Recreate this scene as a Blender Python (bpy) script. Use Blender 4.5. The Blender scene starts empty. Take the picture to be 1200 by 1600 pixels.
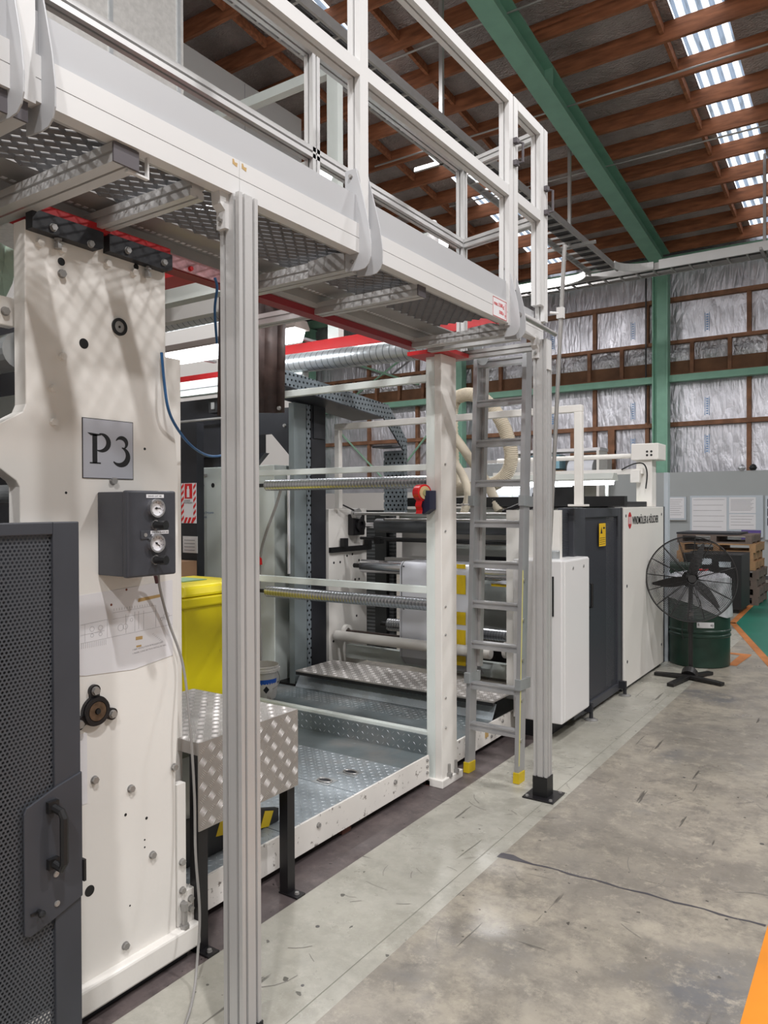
import bpy, math, random
from mathutils import Vector, Matrix
random.seed(7)
SC = bpy.context.scene
COL = SC.collection
PI = math.pi

# ------------------------------------------------------------------ camera
cam = bpy.data.cameras.new('camera')
cam.sensor_fit = 'VERTICAL'; cam.sensor_height = 1600.0 / 1171.0 * 26.0; cam.lens = 26.0
cam.clip_start = 0.05; cam.clip_end = 200
co = bpy.data.objects.new('camera', cam); COL.objects.link(co)
yaw = math.radians(34.1); pit = math.radians(0.54); rol = math.radians(0.18)
F = Vector((-math.sin(yaw), math.cos(yaw), 0)); R = Vector((math.cos(yaw), math.sin(yaw), 0)); U = Vector((0, 0, 1))
F2 = F * math.cos(pit) - U * math.sin(pit); U2 = U * math.cos(pit) + F * math.sin(pit)
R3 = R * math.cos(rol) - U2 * math.sin(rol); U3 = U2 * math.cos(rol) + R * math.sin(rol)
m = Matrix((R3, U3, -F2)).transposed().to_4x4(); m.translation = Vector((0, 0, 1.6))
co.matrix_world = m
SC.camera = co

# ------------------------------------------------------------------ light
SC.view_settings.view_transform = 'Standard'
try: SC.view_settings.look = 'None'
except Exception: pass
SC.view_settings.gamma = 1.0
SC.view_settings.use_curve_mapping = False
SC.view_settings.exposure = -1.03
w = bpy.data.worlds.new('world'); SC.world = w; w.use_nodes = True
w.node_tree.nodes['Background'].inputs[0].default_value = (0.86, 0.93, 1.0, 1)
w.node_tree.nodes['Background'].inputs[1].default_value = 7.0

def lamp(name, loc, power, size, color=(1, 0.985, 0.985), aim=None, spread=None):
    l = bpy.data.lights.new(name, 'AREA'); l.shape = 'DISK'; l.size = size; l.energy = power; l.color = color
    if spread: l.spread = spread
    o = bpy.data.objects.new(name, l); COL.objects.link(o); o.location = loc
    d = (Vector(aim) - Vector(loc)) if aim else Vector((0, 0, -1))
    o.rotation_euler = d.to_track_quat('-Z', 'Y').to_euler()
    return o
# high bay lamps under the hall roof; two behind camera are added fill
lamp('bay_and_fill_lamp', (0.75, 0.15, 6.9), 470, 0.22, aim=(-2.0, 1.5, 1.9))
lamp('bay_and_fill_lamp', (3.2, 4.2, 7.0), 560, 0.45)
lamp('bay_and_fill_lamp', (0.9, 8.6, 6.9), 270, 0.45)
lamp('bay_and_fill_lamp', (2.2, -4.0, 7.6), 900, 0.5)  # fill light to brighten the faces turned to the camera
lamp('bay_and_fill_lamp', (-3.0, -5.0, 8.2), 700, 0.5)  # second added fill light for the camera-facing sides
lamp('bay_and_fill_lamp', (3.5, 13.0, 6.4), 230, 0.45)
lamp('bay_and_fill_lamp', (-6.0, 7.0, 7.2), 420, 0.45)
lamp('bay_and_fill_lamp', (-6.3, 13.2, 6.6), 380, 0.45)
lamp('bay_and_fill_lamp', (-12.0, 12.5, 6.6), 420, 0.45)

# ------------------------------------------------------------------ materials
def new_mat(name):
    m = bpy.data.materials.new(name); m.use_nodes = True
    return m, m.node_tree.nodes, m.node_tree.links, m.node_tree.nodes['Principled BSDF']
def mat(name, c, rough=0.5, metal=0.0, var=0.06, scale=6.0, bump=0.0, bscale=40.0, stretch=(1, 1, 1), dirt=None, dscale=2.0, dth=(0.55, 0.75), coat=0.0):
    m, N, L, P = new_mat(name)
    P.inputs['Roughness'].default_value = rough; P.inputs['Metallic'].default_value = metal
    if coat: P.inputs['Coat Weight'].default_value = coat
    tc = N.new('ShaderNodeNewGeometry'); mp = N.new('ShaderNodeMapping'); mp.inputs['Scale'].default_value = stretch
    L.new(tc.outputs['Position'], mp.inputs['Vector'])
    nz = N.new('ShaderNodeTexNoise'); nz.inputs['Scale'].default_value = scale; nz.inputs['Detail'].default_value = 6
    L.new(mp.outputs[0], nz.inputs['Vector'])
    rp = N.new('ShaderNodeValToRGB')
    rp.color_ramp.elements[0].position = 0.3; rp.color_ramp.elements[1].position = 0.7
    rp.color_ramp.elements[0].color = tuple(max(0, x * (1 - var)) for x in c) + (1,)
    rp.color_ramp.elements[1].color = tuple(min(1, x * (1 + var)) for x in c) + (1,)
    L.new(nz.outputs['Fac'], rp.inputs['Fac'])
    out = rp.outputs[0]
    if dirt:
        n2 = N.new('ShaderNodeTexNoise'); n2.inputs['Scale'].default_value = dscale; n2.inputs['Detail'].default_value = 9; n2.inputs['Roughness'].default_value = 0.65
        L.new(mp.outputs[0], n2.inputs['Vector'])
        r2 = N.new('ShaderNodeMapRange'); r2.inputs['From Min'].default_value = dth[0]; r2.inputs['From Max'].default_value = dth[1]
        L.new(n2.outputs['Fac'], r2.inputs['Value'])
        mx = N.new('ShaderNodeMix'); mx.data_type = 'RGBA'; mx.inputs['B'].default_value = tuple(dirt) + (1,)
        L.new(r2.outputs[0], mx.inputs['Factor']); L.new(out, mx.inputs['A']); out = mx.outputs['Result']
    L.new(out, P.inputs['Base Color'])
    if bump:
        n3 = N.new('ShaderNodeTexNoise'); n3.inputs['Scale'].default_value = bscale; n3.inputs['Detail'].default_value = 4
        L.new(mp.outputs[0], n3.inputs['Vector'])
        b = N.new('ShaderNodeBump'); b.inputs['Strength'].default_value = bump; b.inputs['Distance'].default_value = 0.02
        L.new(n3.outputs['Fac'], b.inputs['Height']); L.new(b.outputs[0], P.inputs['Normal'])
    return m
def emit(name, c, s):
    m, N, L, P = new_mat(name)
    P.inputs['Base Color'].default_value = tuple(c) + (1,)
    P.inputs['Emission Color'].default_value = tuple(c) + (1,); P.inputs['Emission Strength'].default_value = s
    return m
def perf_mat(name, c, pitch, rad, axes=('Y', 'Z'), rough=0.45, metal=0.0):
    """sheet with staggered round holes punched through"""
    m, N, L, P = new_mat(name)
    P.inputs['Base Color'].default_value = tuple(c) + (1,); P.inputs['Roughness'].default_value = rough; P.inputs['Metallic'].default_value = metal
    g = N.new('ShaderNodeNewGeometry'); s = N.new('ShaderNodeSeparateXYZ'); L.new(g.outputs['Position'], s.inputs[0])
    def ma(op, a, b=None, c2=None):
        n = N.new('ShaderNodeMath'); n.operation = op
        for i, v in enumerate((a, b, c2)):
            if v is None: continue
            if isinstance(v, (int, float)): n.inputs[i].default_value = v
            else: L.new(v, n.inputs[i])
        return n.outputs[0]
    u, v = s.outputs[axes[0]], s.outputs[axes[1]]
    pv = pitch * 1.732
    def dist(off):
        fu = ma('SUBTRACT', ma('FRACT', ma('ADD', ma('MULTIPLY', u, 1 / pitch), 50 + off)), 0.5)
        fv = ma('SUBTRACT', ma('FRACT', ma('ADD', ma('MULTIPLY', v, 1 / pv), 50 + off)), 0.5)
        fu = ma('MULTIPLY', fu, pitch); fv = ma('MULTIPLY', fv, pv)
        return ma('SQRT', ma('ADD', ma('MULTIPLY', fu, fu), ma('MULTIPLY', fv, fv)))
    d = ma('MINIMUM', dist(0.0), dist(0.5))
    hole = ma('LESS_THAN', d, rad)
    tr = N.new('ShaderNodeBsdfTransparent'); mx = N.new('ShaderNodeMixShader')
    L.new(hole, mx.inputs[0]); L.new(P.outputs[0], mx.inputs[1]); L.new(tr.outputs[0], mx.inputs[2])
    L.new(mx.outputs[0], N['Material Output'].inputs['Surface'])
    return m
def foil_mat(name, c, rough, bump, scale, stretch, bands=0.0):
    """wrinkled reflective insulation foil"""
    m, N, L, P = new_mat(name)
    P.inputs['Roughness'].default_value = rough; P.inputs['Metallic'].default_value = 0.75
    g = N.new('ShaderNodeNewGeometry'); mp = N.new('ShaderNodeMapping'); mp.inputs['Scale'].default_value = stretch
    L.new(g.outputs['Position'], mp.inputs['Vector'])
    n1 = N.new('ShaderNodeTexNoise'); n1.inputs['Scale'].default_value = scale; n1.inputs['Detail'].default_value = 8; n1.inputs['Roughness'].default_value = 0.62; n1.inputs['Distortion'].default_value = 0.8
    L.new(mp.outputs[0], n1.inputs['Vector'])
    vo = N.new('ShaderNodeTexVoronoi'); vo.inputs['Scale'].default_value = scale * 2.2; vo.feature = 'DISTANCE_TO_EDGE'
    L.new(mp.outputs[0], vo.inputs['Vector'])
    ad = N.new('ShaderNodeMath'); ad.operation = 'MULTIPLY_ADD'; ad.inputs[1].default_value = 0.5
    L.new(vo.outputs['Distance'], ad.inputs[0]); L.new(n1.outputs['Fac'], ad.inputs[2])
    b = N.new('ShaderNodeBump'); b.inputs['Strength'].default_value = bump; b.inputs['Distance'].default_value = 0.12
    L.new(ad.outputs[0], b.inputs['Height']); L.new(b.outputs[0], P.inputs['Normal'])
    rp = N.new('ShaderNodeValToRGB'); rp.color_ramp.elements[0].position = 0.3; rp.color_ramp.elements[1].position = 0.72
    rp.color_ramp.elements[0].color = tuple(x * 0.72 for x in c) + (1,); rp.color_ramp.elements[1].color = tuple(min(1, x * 1.15) for x in c) + (1,)
    n2 = N.new('ShaderNodeTexNoise'); n2.inputs['Scale'].default_value = 2.0; n2.inputs['Detail'].default_value = 5
    L.new(g.outputs['Position'], n2.inputs['Vector']); L.new(n2.outputs['Fac'], rp.inputs['Fac']); L.new(rp.outputs[0], P.inputs['Base Color'])
    return m
def wave_mat(name, c1, c2, scale, direction='Y', rough=0.4, metal=0.0, bump=0.3, dist=0.0, lo=0.3, hi=0.7, rot=(0, 0, 0)):
    m, N, L, P = new_mat(name)
    P.inputs['Roughness'].default_value = rough; P.inputs['Metallic'].default_value = metal
    g = N.new('ShaderNodeNewGeometry'); mp = N.new('ShaderNodeMapping'); mp.inputs['Rotation'].default_value = rot
    L.new(g.outputs['Position'], mp.inputs['Vector'])
    wv = N.new('ShaderNodeTexWave'); wv.bands_direction = direction; wv.inputs['Scale'].default_value = scale; wv.inputs['Distortion'].default_value = dist
    L.new(mp.outputs[0], wv.inputs['Vector'])
    rp = N.new('ShaderNodeValToRGB'); rp.color_ramp.elements[0].position = lo; rp.color_ramp.elements[1].position = hi
    rp.color_ramp.elements[0].color = tuple(c1) + (1,); rp.color_ramp.elements[1].color = tuple(c2) + (1,)
    L.new(wv.outputs['Fac'], rp.inputs['Fac']); L.new(rp.outputs[0], P.inputs['Base Color'])
    b = N.new('ShaderNodeBump'); b.inputs['Strength'].default_value = bump; b.inputs['Distance'].default_value = 0.004
    L.new(wv.outputs['Fac'], b.inputs['Height']); L.new(b.outputs[0], P.inputs['Normal'])
    return m

M = {}
M['alu'] = mat('aluminium_profile', (0.58, 0.575, 0.57), 0.45, 0.4, 0.05, 3, 0.03, 120)
M['kick'] = mat('shaded_grey_sheet', (0.47, 0.475, 0.49), 0.5, 0.1, 0.02, 2)  # grey sheet, darkened for the shade on the kick plate
M['alu_white'] = mat('anodised_aluminium_face', (0.68, 0.675, 0.67), 0.5, 0.12, 0.03, 2)
M['alu_dull'] = mat('dull_aluminium', (0.45, 0.44, 0.43), 0.45, 0.6, 0.08, 5)
M['mesh'] = mat('expanded_metal', (0.13, 0.13, 0.135), 0.6, 0.2, 0.12, 30)  # dark colour stands in for shade on the strand undersides
M['ladder'] = mat('ladder_aluminium', (0.46, 0.46, 0.47), 0.38, 0.55, 0.08, 6)
M['cap'] = mat('grey_plastic_cap', (0.10, 0.09, 0.10), 0.6, 0, 0.05)
M['white'] = mat('cream_white_paint', (0.80, 0.775, 0.735), 0.42, 0, 0.025, 3, 0.02, 60)
M['white_green'] = mat('pale_green_white_paint', (0.72, 0.77, 0.74), 0.45, 0, 0.03, 6)
M['white_dirty'] = mat('scuffed_white_paint', (0.80, 0.77, 0.73), 0.5, 0, 0.05, 4, 0, 40, (1, 1, 1), (0.22, 0.19, 0.17), 26.0, (0.60, 0.66))
M['machine_grey'] = mat('grey_white_machine_paint', (0.46, 0.48, 0.45), 0.5, 0, 0.05, 2)
M['cabwhite'] = mat('clean_white_cabinet_paint', (0.78, 0.77, 0.77), 0.35, 0, 0.015, 2)
M['dark'] = mat('charcoal_paint', (0.045, 0.048, 0.058), 0.45, 0, 0.1, 6)
M['dark2'] = mat('near_black_paint', (0.016, 0.017, 0.022), 0.5, 0, 0.15, 6)
M['black'] = mat('black_plastic', (0.010, 0.010, 0.011), 0.45, 0, 0.1)
M['blackmetal'] = mat('black_painted_steel', (0.013, 0.012, 0.014), 0.35, 0.1, 0.2)
M['boxgrey'] = mat('slate_grey_enclosure_paint', (0.050, 0.052, 0.062), 0.42, 0, 0.06, 30, 0.05, 300)
M['perf'] = perf_mat('perforated_charcoal_sheet', (0.065, 0.07, 0.08), 0.0115, 0.0037)
M['perf_far'] = perf_mat('perforated_dark_sheet', (0.055, 0.058, 0.072), 0.014, 0.0045)
M['tray_perf'] = perf_mat('slotted_grey_tray_sheet', (0.23, 0.27, 0.30), 0.045, 0.0095, ('Y', 'Z'), 0.4, 0.3)
M['red'] = mat('red_paint', (0.50, 0.012, 0.015), 0.4, 0, 0.08)
M['reddark'] = mat('shaded_red_paint', (0.28, 0.02, 0.028), 0.45, 0, 0.08)  # darker copy of the red, shade under the inner beam put in
M['brown'] = mat('brown_dusty_sheet', (0.045, 0.032, 0.030), 0.5, 0.1, 0.35, 4, 0, 40, (1, 1, 1), (0.10, 0.065, 0.058), 3, (0.45, 0.65))
M['galv'] = mat('galvanised_steel', (0.42, 0.44, 0.45), 0.38, 0.55, 0.08, 20)
M['galvdark'] = mat('dull_galvanised_floor_sheet', (0.17, 0.20, 0.21), 0.45, 0.25, 0.2, 5, 0, 40, (1, 1, 1), (0.26, 0.25, 0.24), 3, (0.5, 0.75))
M['tread'] = mat('blue_grey_tread_plate', (0.33, 0.37, 0.40), 0.42, 0.35, 0.15, 3, 0, 40, (1, 1, 1), (0.30, 0.29, 0.28), 4, (0.55, 0.8))
M['treadbar'] = mat('worn_tread_bars', (0.42, 0.45, 0.47), 0.38, 0.5, 0.15, 12)
M['checker'] = mat('aluminium_checker_plate', (0.40, 0.375, 0.355), 0.45, 0.45, 0.06, 8)
M['checkerbar'] = mat('bright_checker_bars', (0.70, 0.67, 0.65), 0.45, 0.3, 0.04, 8)
M['chrome'] = mat('polished_steel', (0.66, 0.66, 0.68), 0.18, 0.95, 0.05)
M['steel'] = mat('plain_steel', (0.42, 0.41, 0.40), 0.4, 0.7, 0.1)
M['roller'] = wave_mat('grooved_steel_roller', (0.22, 0.23, 0.25), (0.55, 0.56, 0.58), 13, 'X', 0.26, 0.85, 0.15, 0.0, 0.0, 0.10, (0, 0, 0.12))
M['darkroller'] = mat('dark_rubber_roller', (0.075, 0.08, 0.085), 0.38, 0.2, 0.08)
M['duct'] = wave_mat('spiral_duct', (0.20, 0.22, 0.23), (0.50, 0.52, 0.54), 5.6, 'X', 0.32, 0.7, 0.2, 0.0, 0.01, 0.08, (0, 0, 0.2))
M['hose'] = mat('cream_flexible_hose', (0.64, 0.57, 0.45), 0.55, 0, 0.08)
M['yellow'] = mat('yellow_bin_plastic', (0.78, 0.64, 0.004), 0.40, 0, 0.06, 3, 0, 40, (1, 1, 1), (0.16, 0.12, 0.02), 9, (0.66, 0.76))
M['yellowdecal'] = mat('yellow_label', (0.80, 0.50, 0.01), 0.5)
M['green'] = mat('green_steel_paint', (0.23, 0.45, 0.34), 0.5, 0, 0.08, 4)
M['greenlight'] = mat('pale_green_rod_paint', (0.24, 0.42, 0.30), 0.5, 0, 0.08, 4)
M['timber'] = mat('rough_sawn_timber', (0.31, 0.115, 0.052), 0.75, 0, 0.35, 3, 0.1, 60, (1, 6, 6))
M['timberwall'] = mat('stained_wall_timber', (0.23, 0.11, 0.06), 0.75, 0, 0.35, 4, 0.1, 60)
M['plywood'] = mat('aged_ply_board', (0.16, 0.075, 0.035), 0.7, 0, 0.3, 2.5)
M['pallet'] = mat('pale_pallet_timber', (0.38, 0.22, 0.11), 0.75, 0, 0.25, 5)
M['palletold'] = mat('weathered_pallet_timber', (0.17, 0.13, 0.11), 0.8, 0, 0.25, 5)
M['paper'] = mat('white_paper', (0.74, 0.73, 0.75), 0.6, 0, 0.01)
M['line'] = mat('pencil_grey_ink', (0.30, 0.29, 0.31), 0.7, 0, 0.05)
M['ink'] = mat('black_ink', (0.01, 0.01, 0.012), 0.5, 0, 0)
M['tapebrown'] = mat('brown_tape', (0.50, 0.33, 0.13), 0.5)
M['signgrey'] = mat('silver_sign_sheet', (0.47, 0.48, 0.53), 0.42, 0.15, 0.03)
M['redtape'] = mat('red_shiny_tape', (0.62, 0.008, 0.012), 0.2, 0, 0.05)
M['cardboard'] = mat('brown_cardboard', (0.28, 0.16, 0.09), 0.75)
M['navy'] = mat('navy_plastic', (0.015, 0.018, 0.05), 0.45)
M['film'] = mat('white_plastic_film', (0.66, 0.67, 0.72), 0.28, 0, 0.02, 2)
M['filmyellow'] = mat('yellow_print', (0.72, 0.50, 0.015), 0.35, 0, 0.12, 20, 0, 40, (1, 1, 0.3))
M['orange'] = mat('orange_floor_paint', (0.72, 0.24, 0.012), 0.5, 0, 0.06, 5, 0, 40, (1, 1, 1), (0.40, 0.12, 0.01), 24, (0.62, 0.7))
M['orangeold'] = mat('faded_orange_floor_paint', (0.42, 0.15, 0.04), 0.55, 0, 0.2, 6)
M['greenfloor'] = mat('green_floor_paint', (0.010, 0.14, 0.095), 0.4, 0, 0.12, 2)
M['bluecable'] = mat('blue_cable', (0.02, 0.10, 0.25), 0.4)
M['greycable'] = mat('grey_hose_plastic', (0.30, 0.29, 0.28), 0.45)
M['drum'] = mat('dark_green_drum_paint', (0.016, 0.042, 0.030), 0.35, 0.1, 0.2, 8)
M['plastic'] = mat('milky_plastic_bag', (0.50, 0.51, 0.54), 0.35, 0, 0.2, 9, 0.6, 14)
M['fan'] = mat('black_fan_paint', (0.012, 0.011, 0.011), 0.45)
M['panel'] = mat('grey_green_partition_panel', (0.37, 0.39, 0.395), 0.45, 0, 0.03, 2)
M['board'] = mat('whiteboard', (0.50, 0.55, 0.60), 0.3, 0, 0.02)
M['purple'] = mat('purple_print', (0.11, 0.07, 0.28), 0.5)
M['bluedecal'] = mat('blue_label', (0.02, 0.11, 0.55), 0.4)
M['bucket'] = mat('white_bucket_plastic', (0.62, 0.60, 0.57), 0.45, 0, 0.05, 4, 0, 40, (1, 1, 0.3), (0.20, 0.13, 0.09), 14, (0.58, 0.7))
M['tape_yellow'] = mat('yellow_hazard_stripe', (0.65, 0.47, 0.01), 0.5)
M['wallcream'] = mat('cream_wall_panel', (0.56, 0.54, 0.52), 0.5, 0, 0.02, 1)
M['hood'] = mat('spangled_galvanised_hood', (0.50, 0.49, 0.47), 0.42, 0.35, 0.10, 34)
M['fire'] = mat('fire_sign_red', (0.60, 0.012, 0.015), 0.45)
M['blueshade'] = mat('light_blue_box', (0.25, 0.45, 0.55), 0.5)
M['fluoro'] = emit('lit_fluorescent_diffuser', (0.92, 0.97, 1.0), 26.0)
M['fluoro_far'] = emit('lit_far_fluorescent', (0.92, 0.97, 1.0), 9.0)
M['roof_foil'] = foil_mat('roof_foil', (0.62, 0.58, 0.58), 0.42, 0.8, 7.0, (1.0, 2.2, 1.0))
M['wall_foil'] = foil_mat('wall_foil', (0.74, 0.74, 0.80), 0.38, 0.40, 1.5, (2.6, 1.0, 0.6))
M['crumple'] = foil_mat('crumpled_foil', (0.78, 0.79, 0.84), 0.35, 0.6, 3.0, (2.0, 1.0, 1.0))

# skylight: clear corrugated sheet that lets daylight through
m_, N_, L_, P_ = new_mat('translucent_corrugated_sheet')
tl = N_.new('ShaderNodeBsdfTranslucent'); tl.inputs[0].default_value = (0.92, 0.93, 0.95, 1)
gl = N_.new('ShaderNodeBsdfTransparent'); gl.inputs[0].default_value = (0.8, 0.85, 0.9, 1)
g_ = N_.new('ShaderNodeNewGeometry')
mp_ = N_.new('ShaderNodeMapping'); mp_.inputs['Scale'].default_value = (1, 0.12, 1); L_.new(g_.outputs['Position'], mp_.inputs[0])
nz_ = N_.new('ShaderNodeTexNoise'); nz_.inputs['Scale'].default_value = 14; nz_.inputs['Detail'].default_value = 5; L_.new(mp_.outputs[0], nz_.inputs['Vector'])
rp_ = N_.new('ShaderNodeValToRGB'); rp_.color_ramp.elements[0].color = (0.25, 0.22, 0.18, 1); rp_.color_ramp.elements[1].color = (0.98, 0.98, 1, 1)
rp_.color_ramp.elements[0].position = 0.25; rp_.color_ramp.elements[1].position = 0.5
L_.new(nz_.outputs['Fac'], rp_.inputs['Fac'])
wv_ = N_.new('ShaderNodeTexWave'); wv_.bands_direction = 'X'; wv_.inputs['Scale'].default_value = 2.03; wv_.inputs['Distortion'].default_value = 0.3; L_.new(g_.outputs['Position'], wv_.inputs['Vector'])
r2_ = N_.new('ShaderNodeValToRGB'); r2_.color_ramp.elements[0].position = 0.35; r2_.color_ramp.elements[1].position = 0.65
r2_.color_ramp.elements[0].color = (0.12, 0.14, 0.17, 1); r2_.color_ramp.elements[1].color = (1.0, 0.98, 0.95, 1)  # light and dark of the corrugations put into the colour as bands
L_.new(wv_.outputs['Fac'], r2_.inputs['Fac'])
mm_ = N_.new('ShaderNodeMix'); mm_.data_type = 'RGBA'; mm_.blend_type = 'MULTIPLY'; mm_.inputs['Factor'].default_value = 1.0
L_.new(rp_.outputs[0], mm_.inputs['A']); L_.new(r2_.outputs[0], mm_.inputs['B']); L_.new(mm_.outputs['Result'], tl.inputs[0])
mx_ = N_.new('ShaderNodeMixShader'); mx_.inputs[0].default_value = 0.04
L_.new(tl.outputs[0], mx_.inputs[1]); L_.new(gl.outputs[0], mx_.inputs[2]); L_.new(mx_.outputs[0], N_['Material Output'].inputs['Surface'])
M['skylight'] = m_

# mottled concrete
def concrete(name, base, light, dark, blue, scale=1.0, rough=0.32, scratch=True):
    m, N, L, P = new_mat(name)
    g = N.new('ShaderNodeNewGeometry')
    def noise(sc, det=8, ro=0.6, stretch=None, dist=0.0):
        n = N.new('ShaderNodeTexNoise'); n.inputs['Scale'].default_value = sc * scale; n.inputs['Detail'].default_value = det; n.inputs['Roughness'].default_value = ro; n.inputs['Distortion'].default_value = dist
        if stretch:
            mp = N.new('ShaderNodeMapping'); mp.inputs['Scale'].default_value = stretch[0]; mp.inputs['Rotation'].default_value = stretch[1]
            L.new(g.outputs['Position'], mp.inputs[0]); L.new(mp.outputs[0], n.inputs['Vector'])
        else: L.new(g.outputs['Position'], n.inputs['Vector'])
        return n.outputs['Fac']
    def rng(v, a, b):
        r = N.new('ShaderNodeMapRange'); r.inputs['From Min'].default_value = a; r.inputs['From Max'].default_value = b
        L.new(v, r.inputs['Value']); return r.outputs[0]
    def mix(f, a, b):
        x = N.new('ShaderNodeMix'); x.data_type = 'RGBA'; L.new(f, x.inputs['Factor'])
        for k, v in (('A', a), ('B', b)):
            if isinstance(v, tuple): x.inputs[k].default_value = v + (1,)
            else: L.new(v, x.inputs[k])
        return x.outputs['Result']
    c = mix(rng(noise(1.3, 9, 0.62, None, 0.4), 0.42, 0.62), base, light)
    c = mix(rng(noise(0.9, 7, 0.6, ((1, 1, 1), (0, 0, 1.3)), 0.3), 0.55, 0.66), c, blue)
    c = mix(rng(noise(5.0, 10, 0.78, None, 0.1), 0.44, 0.62), c, tuple(0.82 * x for x in base))
    c = mix(rng(noise(11.0, 10, 0.8, None, 0.0), 0.52, 0.68), c, tuple(min(1, 1.12 * x) for x in light))
    c = mix(rng(noise(9, 9, 0.75), 0.54, 0.78), c, dark)
    if scratch:
        c = mix(rng(noise(14, 3, 0.5, ((0.12, 2.2, 1), (0, 0, 0.6))), 0.70, 0.72), c, tuple(x * 0.35 for x in base))
        c = mix(rng(noise(12, 3, 0.5, ((2.0, 0.12, 1), (0, 0, 0.35))), 0.70, 0.72), c, tuple(x * 0.4 for x in base))
        c = mix(rng(noise(30, 2, 0.4), 0.73, 0.75), c, tuple(x * 0.3 for x in base))
    L.new(c, P.inputs['Base Color'])
    r = rng(noise(3.0, 6), 0.3, 0.7); rr = N.new('ShaderNodeMapRange'); rr.inputs['To Min'].default_value = rough - 0.08; rr.inputs['To Max'].default_value = rough + 0.16
    L.new(r, rr.inputs['Value']); L.new(rr.outputs[0], P.inputs['Roughness'])
    b = N.new('ShaderNodeBump'); b.inputs['Strength'].default_value = 0.06; b.inputs['Distance'].default_value = 0.01
    L.new(noise(20, 6), b.inputs['Height']); L.new(b.outputs[0], P.inputs['Normal'])
    return m
M['concrete'] = concrete('worn_concrete', (0.26, 0.235, 0.20), (0.385, 0.345, 0.28), (0.13, 0.12, 0.11), (0.150, 0.148, 0.150))
M['strip'] = concrete('pale_green_grey_floor_paint', (0.405, 0.39, 0.335), (0.43, 0.415, 0.365), (0.32, 0.305, 0.27), (0.40, 0.385, 0.335), 0.8, 0.27)
M['edge'] = concrete('dark_oily_concrete', (0.105, 0.085, 0.085), (0.15, 0.12, 0.115), (0.06, 0.05, 0.05), (0.10, 0.085, 0.085), 1.2, 0.4)

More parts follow.
